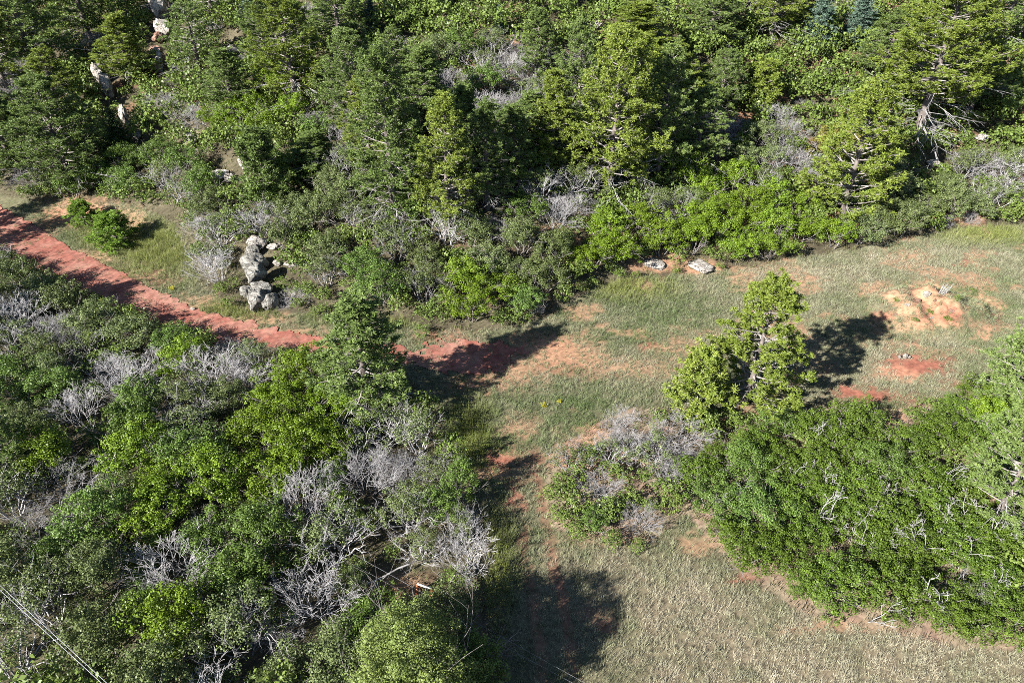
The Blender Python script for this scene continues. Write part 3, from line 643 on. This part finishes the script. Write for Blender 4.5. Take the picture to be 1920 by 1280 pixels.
tree('slim', 795, 250, 90, 'pine_green', 'mid-size pine behind the tall green pine', w=130)
tree('tall3', 560, 200, -20, 'pine_yellow', 'pale yellow crowned pine on the upper slope', land='the pale yellow crowned pine', w=185)
tree('broad', 668, 250, 60, 'pine_green', 'grey-green rounded pine between the yellow crowned and tall green pines', w=170)
tree('tall2', 640, 120, -60, 'pine_green', 'dark pine behind the pale yellow crowned pine', w=150)
tree('tall', 80, 162, -120, 'pine_green', 'dark pine with a leaning bare trunk in the corner wood', land='the leaning dark pine', w=165)
tree('tall3', 20, 190, -40, 'pine_yellow', 'yellow-green pine at the edge of the corner wood', w=150)
tree('tall2', 170, 78, -150, 'pine_green', 'slender trunked pine behind the leaning dark pine', w=130)
tree('broad', 137, 345, 150, 'pine_green', 'flat-crowned pine with bare low limbs above the trail', land='the flat-crowned pine', w=230)
tree('slim', 247, 155, 30, 'pine_yellow', 'yellow-green pine beside the two tall white rocks', land='the yellow-green rock pine', w=120)
tree('sparse', 380, 142, 10, 'pine_green', 'thin pine with grey dead limbs on the upper slope', land='the thin dead-limbed pine', w=125)
tree('tall', 407, 58, -140, 'pine_green', 'pine with a pale straight trunk at the top of the slope', w=120)
tree('tall2', 320, 20, -160, 'pine_green', 'pine beside the pale rock face at the top of the slope', w=130)
tree('young', 505, 385, 255, 'pine_green', 'young dark pine just below the mid-slope outcrop', land='the young dark pine', w=112)
tree('slim', 590, 335, 250, 'pine_green', 'low dark pine between the outcrop and the tall green pine', w=115)
tree('broad', 1330, 90, -30, 'pine_green', 'rounded pine near the top of the slope', land='the rounded top pine', w=150)
tree('tall', 1445, 75, -80, 'pine_yellow', 'yellowish pine left of the two blue firs', w=150)
tree('slim', 1190, 140, 10, 'pine_yellow', 'yellowish pine above the broad mid-slope pine', w=165)
tree('tall3', 1645, 165, 20, 'pine_green', 'green pine behind the great limbed pine', w=150)
tree('tall2', 1870, 95, -110, 'pine_green', 'dark pine in the upper corner of the slope', w=150)
tree('broad', 1255, 210, 85, 'pine_yellow', 'bushy yellow pine behind the pine by the black hollow', w=150)
tree('slim', 990, 300, 175, 'pine_green', 'dark pine standing inside the dark gap', w=112)
tree('young', 790, 20, -100, 'pine_green', 'bright green pine at the top of the slope', w=110)
tree('tall2', 860, -40, -170, 'pine_green', 'pine cut by the upper frame edge', w=110)
tree('full', 40, 905, 760, 'pine_green', 'pine among oak shrubs at the frame edge below the trail', land='the pine below the trail', group='pines around the meadow', w=150)
tree('young', 222, 462, 405, 'pine_bright', 'waist-high bushy green pine on the grassy bank above the trail', land='the bushy young pine on the bank', group='young pines on the bank', w=90)
tree('young', 160, 418, 380, 'pine_bright', 'smaller young pine on the bank, left of the waist-high one', group='young pines on the bank', w=60)
for (a, b, t, w, k, m, lab) in (
    (1085, 215, 40, 120, 'tall3', 'pine_green', 'green pine behind the narrow pine by the dark gap'), (1190, 260, 70, 130, 'slim', 'pine_yellow', 'yellow-green pine tucked between the broad pine and its tall neighbour'),
    (1345, 215, 95, 120, 'broad', 'pine_green', 'bushy pine just above the black shadow hollow'), (700, 330, 150, 130, 'tall3', 'pine_yellow', 'yellowish pine in front of the rounded grey-green pine'),
    (870, 330, 165, 110, 'slim', 'pine_green', 'shaded pine between the bare-trunked and pale-trunked pines'), (960, 350, 200, 120, 'tall2', 'pine_green', 'deep shaded pine on the left of the dark gap'),
    (500, 120, -10, 120, 'tall3', 'pine_green', 'green pine left of the pale yellow crowned pine'), (35, 330, 160, 130, 'slim', 'pine_green', 'green pine at the frame edge above the trail'),
    (120, 230, 95, 140, 'tall3', 'pine_yellow', 'yellow-green pine behind the flat-crowned pine'),
    (440, 220, 95, 110, 'slim', 'pine_green', 'slim green pine below the thin dead-limbed pine'), (1815, 215, 70, 130, 'tall2', 'pine_green', 'shaded pine beside the great limbed pine'),
    (1010, 150, 20, 90, 'slim', 'pine_green', 'slender green pine high above the dark gap'), (740, 175, 55, 110, 'tall3', 'pine_green', 'green pine above the tall green pine'),
    (1420, 205, 120, 90, 'young', 'pine_yellow', 'young yellow pine right of the black shadow hollow'), (-110, 640, 470, 140, 'full', 'pine_green', 'pine just outside the frame below the trail')):
    tree(k, a, b, t, m, lab, w=w)
for (a, b), hh_, lab in (((15, 405), 11.0, 'upper of two pines outside the frame shading the trail'), ((50, 436), 9.0, 'lower of two pines outside the frame shading the trail')):
    P = ground(a, b); L_ = 0.6*hh_/math.tan(SUN_EL); B = (P[0]-L_*math.cos(SUN_AZ), P[1]-L_*math.sin(SUN_AZ)); bz = float(height(*B)); a, b = (float(v) for v in project(B[0], B[1], bz))
    tree('tall3', a, b, float(project(B[0], B[1], bz+hh_)[1]), 'pine_green', lab, w=130)
def fir(px, py, top, w, mat, label, land=None, k=0):
    return tree(None, px, py, top, mat, label, 'fir_tree', 'fir tree', w, group='firs on the slope', src=FIR[k], h0=(8, 9)[k], r0=(2.1, 1.9)[k], land=land)
fir(1525, 95, -45, 85, 'fir_blue', 'blue-green fir, left one of the pair at the top of the slope', 'the pair of blue firs')
fir(1600, 90, -40, 85, 'fir_blue', 'blue-green fir, right one of the pair at the top of the slope', k=1)
fir(936, 62, 8, 36, 'fir_blue', 'little blue fir alone among shrubs on the upper slope', 'the little blue fir', 1)
fir(850, 115, 55, 42, 'fir_blue', 'narrow grey-blue fir below the little blue fir', k=1)
fir(1238, 25, -10, 38, 'fir_blue', 'small blue fir at the upper frame edge')
fir(478, 40, -40, 65, 'fir_blue', 'bluish fir beside the pale straight-trunked pine')
fir(235, 300, 200, 75, 'fir_dark', 'dense blackish fir below the pale rock fin', 'the dense dark fir')
fir(700, 70, -10, 60, 'fir_blue', 'grey-green fir left of the bright green pine', k=1)
fir(575, 330, 285, 60, 'fir_dark', 'low rounded dark fir right of the mid-slope outcrop')

# ------------------------------------------------------------------ single plants and small things
x, y, z = ground(800, 1345)
e = empty('oak_tree', (x, y, z), 0.6); tag(e, 'large pale green oak tree with a broad crown casting shade on the track', 'oak tree')
obj('crown', BIG[0], e, M['oak_pale']); tag(obj('stems', BIG[1], e), kind='stuff'); LAND.append((800, 1180, 'the large oak tree')); OCC.append((x, y))
segs = []; p = np.array([0, 0, -.3])
for s in range(8):
    q = p+np.array([random.gauss(0, .1), random.gauss(0, .1), 0.7]); segs.append((*p, *q, .26-.025*s, .235-.025*s)); p = q
obj('trunk', mesh('oak_trunk', *tubes(segs, 9), M['stem'], smooth=True), e)
SN = [(1480, 874), (1560, 890), (1707, 887), (1763, 887), (1380, 914), (1630, 914), (1643, 934), (1540, 950), (1600, 967), (1680, 977), (1613, 1014), (1687, 1000), (1717, 1020), (1757, 964), (1807, 957), (1850, 974),
      (1880, 1000), (1760, 1125), (1627, 1120), (1853, 1077), (1803, 1027), (1515, 790), (1575, 808)]
SN_T = ['uppermost branching snag near the island clump', 'thin snag with a wiry crown', 'compact bright snag', 'twisted snag near the grey-green pine', 'low sprawling snag nearest the bare grey shrubs', 'forked snag', 'small curled snag below the forked one', 'wide umbrella-shaped snag',
        'upright wispy snag', 'arching snag', 'bushy white snag in mid thicket', 'tall zigzag snag', 'dense crooked snag', 'slim snag', 'hooked snag', 'tiny pale snag', 'three-pronged snag', 'largest lower snag with a heavy base', 'faint snag near the field edge', 'short bright snag', 'leaning thin snag',
        'snag nearest the lone meadow pine', 'second snag along the meadow edge of the thicket']
for k, ((a, b), t) in enumerate(zip(SN, SN_T)):
    x, y, z = ground(a, b+44); big = 1.35 if k in (7, 17) else random.uniform(0.75, 1.05)
    o = obj('bare_snag', SNAG[k % 4]); o.location = (x, y, z); o.rotation_euler = (0, 0, random.uniform(0, 6.3)); o.scale = (big, big, random.uniform(0.98, 1.12))
    tag(o, 'bleached '+t+' in the green thicket', 'snag', 'bleached snags in the thicket')
    if k in (2, 7, 10, 17): LAND.append((a, b, 'the '+' '.join(t.split()[:3])))
# pale dry stems on the mound
x, y, z = ground(1765, 552); segs = []
for k in range(16):
    a = random.uniform(-.6, 1.0); branch((random.uniform(-.5, .5), random.uniform(-.1, .1), -.1), (math.sin(a)*.5, random.uniform(-.1, .2), 1), random.uniform(.8, 1.2), .028, 1, segs, (2, 3), .3, 3, .05, .6, .4)
o = obj('dry_bush', mesh('dry_bush', *tubes(segs, 4), M['deadwood'])); o.location = (x, y, z); o.scale = (.75, .75, .75); tag(o, 'pale dry clump of stems on the earth mound', 'dry bush'); LAND.append((1765, 545, 'the dry bush on the mound'))
def flower(px, py, label, s):
    x, y, z = ground(px, py); n = 140
    C = rng.normal(0, 1, (n, 3))*np.array([.16, .16, .08])*s+np.array([0, 0, .28*s])
    V, Fq, t = leaf_quads(C, norm(rng.normal(0, .5, (n, 3))+[0, 0, 1]), np.full(n, .07), np.full(n, .06), rng.random(n))
    e = empty('flowering_plant', (x, y, z)); tag(e, label, 'flower', 'yellow flowers in the grass')
    obj('blossoms', mesh('blossoms', V, Fq, M['yellow'], {'tone': t}), e)
    sg = [(0, 0, -.05, *(c*[1, 1, .95]), .008, .006) for c in C[:40]]
    obj('stalks', mesh('stalks', *tubes(sg, 3), M['oak_bright'], {'tone': np.full(240, .5)}), e)
M['yellow'] = leaf_mat('yellow_blossom', (0.28, 0.25, 0.02), (0.40, 0.36, 0.03), (0.32, 0.29, 0.03))
flower(323, 544, 'yellow flowering plant on the verge above the trail', 0.84)
flower(1020, 762, 'yellow flowering plant alone in the meadow grass', 0.66)
flower(1048, 755, 'smaller yellow flowering plant right of the lone one in the meadow', 0.48)
flower(755, 790, 'orange-yellow flowering plant in shade below the sparse pine', 0.66)
# fallen branch and the rusted frame with a white board
x, y, z = ground(770, 1075); segs = []
branch((0, 0, .25), (-0.92, -0.42, -.02), 2.6, .06, 2, segs, (1, 2), .3, 4, -.05, .6, .5)
o = obj('fallen_branch', mesh('fallen_branch', *tubes(segs, 5), M['deadwood'])); o.location = (x, y, z+.6); tag(o, 'grey fallen branch lying above the large oak tree', 'branch'); LAND.append((725, 1085, 'the grey fallen branch'))
def box(sx, sy, sz):
    V = np.array([[a*sx/2, b*sy/2, c_*sz/2] for c_ in (-1, 1) for b in (-1, 1) for a in (-1, 1)])
    return V, np.array([[0, 2, 3, 1], [4, 5, 7, 6], [0, 1, 5, 4], [2, 6, 7, 3], [0, 4, 6, 2], [1, 3, 7, 5]])
x, y, z = ground(798, 1118); e = empty('wooden_sawhorse', (x, y, z), -0.35); tag(e, 'rust-red wooden trestle with a white board, above the large oak', 'trestle'); LAND.append((800, 1115, 'the rust-red trestle'))
b = obj('board', mesh('board', *box(0.85, 0.10, 0.06), M['paint']), e); b.location = (0, 0, 0.93)
for sx in (-.42, .42):
    for sy in (-1, 1):
        l = obj('leg', mesh('trestle_leg', *box(.07, .06, .98), M['rust']), e); l.location = (sx, sy*.16, .45); l.rotation_euler = (sy*.33, 0, 0)
# cables
def cable(P0, P1, sag, r, mat, label, group):
    n = 40; t = np.linspace(0, 1, n+1)[:, None]; P = np.array(P0)*(1-t)+np.array(P1)*t; P[:, 2] -= 4*sag*(t*(1-t))[:, 0]
    sg = np.concatenate([P[:-1], P[1:], np.full((n, 1), r), np.full((n, 1), r)], 1)
    o = obj('power_cable', mesh('power_cable', *tubes(sg, 6), M[mat], smooth=True)); tag(o, label, 'cable', group)
def aloft(px, py, zz):
    vx, vy, vz = px-960, FPX*cd+(640-py)*sd, -FPX*sd+(640-py)*cd; t = (zz-CAM_H)/vz; return np.array([vx*t, vy*t, zz])
def wire(a, b, zz, *r):
    A, B = aloft(*a, zz), aloft(*b, zz); d = (B-A)/np.linalg.norm(B-A); cable(A-d*18, B+d*18, 0.25, *r)
wire((0, 1094), (204, 1280), 9.0, 0.011, 'wire', 'upper of the two bright power cables over the oak shrubs', 'power cables at the corner')
wire((0, 1103), (194, 1280), 9.0, 0.011, 'wire', 'lower of the two bright power cables over the oak shrubs', 'power cables at the corner')
wire((930, 1182), (1108, 1280), 1.9, 0.004, 'wire_dark', 'upper of the two faint thin cables over the shaded track', 'thin cables over the track')
wire((935, 1200), (1085, 1280), 1.7, 0.004, 'wire_dark', 'lower of the two faint thin cables over the shaded track', 'thin cables over the track')

# ------------------------------------------------------------------ scrub oaks and bare shrubs over the slope and the lower wood
BARE_Z = [(430, 690, 60), (760, 880, 120), (830, 965, 100), (700, 990, 75), (590, 960, 55), (890, 1020, 50), (1120, 880, 55), (1190, 800, 60), (1240, 850, 65), (1200, 950, 60), (1290, 830, 60), (400, 460, 70),
          (370, 490, 55), (560, 1130, 70), (490, 1150, 60), (130, 640, 45), (60, 600, 50), (250, 690, 50), (230, 560, 35), (1000, 165, 60), (960, 120, 60), (1500, 200, 45), (1480, 280, 45), (1870, 350, 55), (1820, 320, 45),
          (1250, 395, 40), (1450, 330, 45), (615, 225, 30), (930, 405, 45), (1040, 405, 40), (330, 800, 40), (390, 965, 30), (340, 1040, 35), (1790, 425, 35), (1560, 160, 35), (840, 60, 40), (1500, 330, 30), (60, 330, 30), (540, 560, 30), (1870, 190, 30)]
BRIGHT_Z = [(1160, 430, 90), (1300, 410, 110), (1420, 420, 110), (1510, 445, 80), (890, 590, 80), (560, 800, 110), (610, 740, 70), (490, 880, 70), (490, 220, 90), (540, 170, 60), (930, 20, 60), (300, 370, 50), (1660, 130, 50), (1580, 120, 70), (470, 110, 50), (740, 30, 50), (1040, 920, 40), (1160, 1000, 50), (1080, 960, 50)]
OLIVE_Z = [(640, 1060, 110), (500, 1220, 140), (250, 1240, 80), (800, 480, 90), (900, 480, 90), (60, 560, 120), (200, 640, 120), (1060, 60, 140), (1420, 180, 120), (1350, 300, 60), (1650, 360, 120), (1850, 360, 120), (350, 480, 80), (620, 420, 80)]
YEL_Z = [(330, 1190, 40), (250, 1250, 40), (1560, 280, 30), (680, 1130, 40), (1850, 430, 40), (560, 1010, 30)]
FIRST_Z = [(1045, 900, 42), (1065, 970, 45), (1150, 1000, 50), (1240, 1000, 30), (1100, 820, 30), (1230, 760, 40), (1310, 760, 30)]
def near(z, px, py):
    return any((px-a)**2+((py-b)*1.15)**2 < r*r for a, b, r in z)
THICK = [(1270, 960), (1285, 900), (1330, 850), (1330, 780), (1500, 740), (1800, 740), (1960, 690), (2000, 690), (2000, 1300), (1300, 1300)]
cand = []
step = 1.45
for yy in np.arange(9.5, 128, step):
    for xx in np.arange(-0.80*yy-14, 0.80*yy+14, step):
        xx2, yy2 = xx+random.uniform(-.6, .6), yy+random.uniform(-.6, .6)
        cand.append((xx2, yy2))
cand = np.array(cand); cz_ = height(cand[:, 0], cand[:, 1]); cpx, cpy = project(cand[:, 0], cand[:, 1], cz_)
okc = (cpx > -130) & (cpx < 2050) & (cpy > -70) & (cpy < 1440)
cand, cz_, cpx, cpy = cand[okc], cz_[okc], cpx[okc], cpy[okc]
order = list(range(len(cand))); random.shuffle(order)
placed = []
grid = {}
# shrubs picked out one by one: px, py of the foot, radius in metres, look
SOLO = [(1050, 925, .85, 'bright'), (1045, 975, .75, 'mid'), (1080, 1008, .7, 'bright'), (1145, 1022, .75, 'bright'), (1195, 1030, .55, 'bright'), (1100, 855, .7, 'mid'), (1125, 930, 1.15, 'bare'), (1200, 990, 1.05, 'bare'),
        (1175, 840, .9, 'bare'), (1245, 905, 1.2, 'bare'), (1285, 870, 1.0, 'bare'), (1235, 795, .8, 'mid'), (1165, 905, .9, 'mid'), (1300, 800, .9, 'mid'), (1255, 960, .8, 'half'), (1160, 960, .9, 'half'),
        (560, 578, .7, 'half'), (592, 592, .6, 'mid'), (432, 578, .7, 'half'), (415, 552, .8, 'half'), (535, 575, .55, 'bare'), (560, 552, .9, 'olive'), (612, 568, .9, 'olive'), (650, 598, .7, 'mid'), (440, 540, .7, 'half'), (530, 540, .7, 'mid'),
        (862, 945, 1.25, 'mid', 2.3), (872, 1015, 1.1, 'half', 2.3), (850, 880, 1.1, 'half', 2.3), (835, 985, 1.2, 'mid', 2.3), (800, 790, 1.2, 'mid', 2.0), (1160, 520, .7, 'mid'), (1190, 522, .45, 'bright'), (1268, 514, .5, 'bright'), (1350, 508, .5, 'mid'), (180, 446, .7, 'bright', .95), (245, 468, .6, 'bright', .95), (148, 428, .6, 'mid', .9), (205, 425, .5, 'bright', .9), (1742, 586, .35, 'half', .9), (1775, 600, .4, 'mid', .8), (1795, 560, .45, 'half', .8), (1715, 602, .35, 'mid', .8), (1825, 548, .35, 'half', .8), (1680, 565, .4, 'yellow', .8), (740, 620, .6, 'half'), (790, 632, .7, 'mid')]
def free(x, y, d):
    gx_, gy_ = int(x//4), int(y//4)
    for a in (-1, 0, 1):
        for b in (-1, 0, 1):
            for (u, v, r) in grid.get((gx_+a, gy_+b), ()):
                if (u-x)**2+(v-y)**2 < (0.72*(d+r))**2: return False
    return True
ROCKPX = [(482, 520, 34, 66), (515, 575, 22, 30), (306, 60, 24, 55), (301, 125, 16, 22), (192, 140, 17, 28), (209, 165, 17, 34), (238, 222, 17, 34), (360, 268, 16, 18), (435, 322, 38, 26), (437, 98, 18, 16), (1118, 50, 18, 12), (1840, 260, 20, 14), (1750, 306, 18, 12), (1228, 497, 30, 10), (1314, 500, 30, 10),
          (798, 1108, 42, 24), (730, 1085, 50, 20), (300, 85, 24, 22), (385, 80, 12, 10)]
def fits(x, y, z, r, h, k=1.0):
    r = r*k; h = h*(0.6+0.4*k)
    pts = np.array([[x-.85*r, y, z+.4*h], [x+.85*r, y, z+.4*h], [x, y-.8*r, z+.1*h], [x, y+.3*r, z+.85*h], [x, y, z+h], [x-.6*r, y-.6*r, z+.1*h], [x+.6*r, y-.6*r, z+.1*h], [x-.55*r, y, z+.85*h], [x+.55*r, y, z+.85*h], [x, y, z]])
    a, b = project(pts[:, 0], pts[:, 1], pts[:, 2])
    if inside(OPEN, a, b).any(): return False
    for (u, v, w, hh) in ROCKPX:
        if (np.hypot((a-u)/w, (b-v)/hh) < 1).any(): return False
    return True
for (a, b, r, kind, *hf) in SOLO:
    x, y, z = ground(a, b); s = FPX/(y*cd-(z-CAM_H)*sd); placed.append((x, y, z, r, r*(hf[0] if hf else 1.5), kind, a, b, s)); grid.setdefault((int(x//4), int(y//4)), []).append((x, y, r))
for pass_, sizes in enumerate(((2.1, 1.8, 1.6), (1.35, 1.1), (0.95, 0.7), (1.0, 0.75))):
    for k in order:
        x, y = cand[k]; z = cz_[k]; a, b = cpx[k], cpy[k]
        s = FPX/(y*cd-(z-CAM_H)*sd)
        thick = bool(inside(THICK, a, b))
        for r in sizes:
            if pass_ == 2 and (random.random() < 0.2 and not thick): continue
            if pass_ == 3 and (thick or random.random() < 0.3): continue
            if thick and r > 1.9: continue
            dd = r*(0.80 if thick else 0.82 if b < 520 else 0.92)
            if pass_ == 3 and not free(x, y, dd*0.25): continue
            if pass_ < 3 and not free(x, y, dd): continue
            h = r*(random.uniform(1.1, 1.45) if thick else random.uniform(1.35, 1.8))
            if not fits(x, y, z, r, h, 0.72 if thick else 0.82): continue
            pyc = b-0.5*h*s*0.75
            if thick: kind = random.choices(['thicket', 'mid', 'half', 'bright'], [.86, .06, .04, .04])[0]
            elif near(FIRST_Z, a, pyc): kind = 'bright' if random.random() < .7 else 'mid'
            elif near(BARE_Z, a, pyc): kind = 'bare' if random.random() < (0.45 if b > 500 else 0.3) else 'half'
            elif near(BRIGHT_Z, a, pyc): kind = 'bright'
            elif near(YEL_Z, a, pyc): kind = 'yellow'
            elif near(OLIVE_Z, a, pyc): kind = 'olive' if random.random() < 0.8 else 'half'
            else: kind = random.choices(['mid', 'olive', 'half', 'bright', 'bare'], [0.50, 0.20, 0.14, 0.10, 0.06])[0]
            # leave the hill's open gaps
            if b < 480 and fbm(x/6, y/6, 140) > 0.68 and pass_ < 2: kind = 'bare' if random.random() < .5 else kind
            placed.append((x, y, z, r, h, kind, a, b, s)); grid.setdefault((int(x//4), int(y//4)), []).append((x, y, dd)); break
MATS = {'thicket': 'oak_thicket', 'bright': 'oak_bright', 'yellow': 'oak_yellow', 'olive': 'oak_olive', 'mid': 'oak_mid', 'half': 'oak_olive'}
COLW = {'thicket': 'deep green', 'bright': 'bright green', 'yellow': 'yellowing', 'olive': 'olive green', 'mid': 'mid-green', 'half': 'half-bare olive', 'bare': 'bare grey'}
def zone(px, py):
    if inside(THICK, px, py): return 'in the thicket beside the dry field'
    if 1000 < px < 1330 and 740 < py < 1060: return 'in the clump between track and thicket'
    if py > 480 and px < 960 and not (py < 620 and px > 330):
        if px < 260 and py > 1060: return 'under the bright power cables'
        if px > 520 and py > 820: return 'in the wood left of the rutted track'
        return 'in the wood below the red trail'
    if px < 640: return 'on the slope above the red trail'
    if px < 1080: return 'on the slope under the dark-gap pines'
    return 'on the slope behind the meadow'
used = {}; ORD = ['', 'second ', 'third ', 'fourth ', 'fifth ', 'sixth ']
LAND += [(100, 480, 'the upper red trail'), (330, 610, 'the mid red trail'), (560, 655, 'the lower red trail'), (935, 865, 'the shaded red patch'), (90, 1180, 'the bright cables'), (1400, 1090, 'the tan field corner'), (1650, 1190, 'the tan field edge'), (350, 930, 'the wood centre'), (150, 800, 'the wood west of centre'), (1500, 480, 'the upper meadow edge')]
def shrub_label(kind, noun, px, py, r):
    size = 'broad ' if r > 1.5 else ('' if r > 1.0 else 'small ')
    lm = sorted(LAND, key=lambda t: (t[0]-px)**2+((t[1]-py)*1.3)**2)[:5]
    for (a, b, ph) in lm:
        if math.hypot(a-px, b-py) > 330: break
        dx, dy = px-a, (py-b)*1.3
        rel = ('right of ' if dx > 0 else 'left of ') if abs(dx) > abs(dy) else ('below ' if dy > 0 else 'above ')
        key = (size, kind, rel, ph); n = used.get(key, 0)
        if n < 6:
            used[key] = n+1
            return f'{size}{COLW[kind]} {noun}, {ORD[n]}nearest {rel}{ph}' if n else f'{size}{COLW[kind]} {noun} nearest {rel}{ph}'
    return f'{size}{COLW[kind]} {noun} {zone(px, py)}'
placed.sort(key=lambda t: -t[3]*t[8])
inview = lambda p: -20 < p[6] < 1940 and -10 < p[7] < 1330
oaks = [p for p in placed if p[5] != 'bare' and inview(p)]; bares = [p for p in placed if p[5] == 'bare']
ind = oaks[:300]; indset = set(id(p) for p in ind); mass = [p for p in placed if p[5] != 'bare' and id(p) not in indset and -60 < p[6] < 1980 and p[7] > -60]
print('oaks', len(oaks), 'bare', len(bares), 'mass', len(mass), 'thicket', sum(p[5] == 'thicket' for p in placed))
def by_dist(P):
    def f(p):
        return min(math.hypot(a-p[6], b-p[7]) for a, b, _ in LAND)
    return sorted(P, key=f)
for (x, y, z, r, h, kind, a, b, s) in by_dist(ind):
    src = random.choice(THK if kind == 'thicket' else OAKB if kind == 'half' else OAK)
    e = empty('oak_shrub', (x, y, z), random.uniform(0, 2*PI), (r/1.5*random.uniform(.95, 1.1), r/1.5, h/2.4))
    tag(e, shrub_label(kind, 'oak shrub', a, b, r), 'shrub', 'scrub oaks '+zone(a, b))
    obj('foliage', src[0], e, M[MATS[kind]]); tag(obj('stems', src[1], e, M['twig'] if kind == 'half' else None), kind='stuff')
for (x, y, z, r, h, kind, a, b, s) in by_dist(bares):
    o = obj('bare_shrub', random.choice(BARE)); o.location = (x, y, z); o.rotation_euler = (random.gauss(0, .16), random.gauss(0, .16), random.uniform(0, 6.3)); o.scale = (r/1.4*random.uniform(.85, 1.25), r/1.4*random.uniform(.85, 1.2), h/2.2*random.uniform(.75, 1.1))
    tag(o, shrub_label('bare', 'twiggy shrub', a, b, r), 'bare shrub', 'bare grey shrubs '+zone(a, b))
# the many smaller scrub oaks beyond the first three hundred
VV, FF, TT, n0 = [], [], [], 0
for k, (x, y, z, r, h, kind, a, b, s) in enumerate(mass):
    me = random.choice(OAK)[0]; nv = len(me.vertices)
    co = np.empty(nv*3, np.float32); me.vertices.foreach_get('co', co); co = co.reshape(-1, 4, 3)
    tn = np.empty(nv, np.float32); me.attributes['tone'].data.foreach_get('value', tn); tn = tn.reshape(-1, 4)
    pick = rng.random(len(co)) < (0.085 if s > 18 else 0.05); co = co[pick]*(1, 1, 1); tn = tn[pick]
    cen = co.mean(1, keepdims=True); co = cen+(co-cen)*(2.5 if s > 18 else 2.9)
    an = random.uniform(0, 2*PI); ca, sa = math.cos(an), math.sin(an)
    xx, yy, zz = co[..., 0]*r/1.5, co[..., 1]*r/1.5, co[..., 2]*h/2.3
    V = np.stack([xx*ca-yy*sa+x, xx*sa+yy*ca+y, zz+z], -1).reshape(-1, 3)
    VV.append(V); TT.append(np.clip(tn.ravel()*0.8+random.uniform(-.2, .25), 0, 1)); FF.append(np.arange(len(V)).reshape(-1, 4)+n0); n0 += len(V)
if VV:
    o = obj('scrub_undergrowth', mesh('scrub_undergrowth', np.concatenate(VV), np.concatenate(FF), M['oak_under'], {'tone': np.concatenate(TT)}))
    tag(o, 'low scrub oak undergrowth filling the gaps of the wooded slope', 'undergrowth', kind='stuff'); print('mass tris', 2*sum(map(len, FF)))
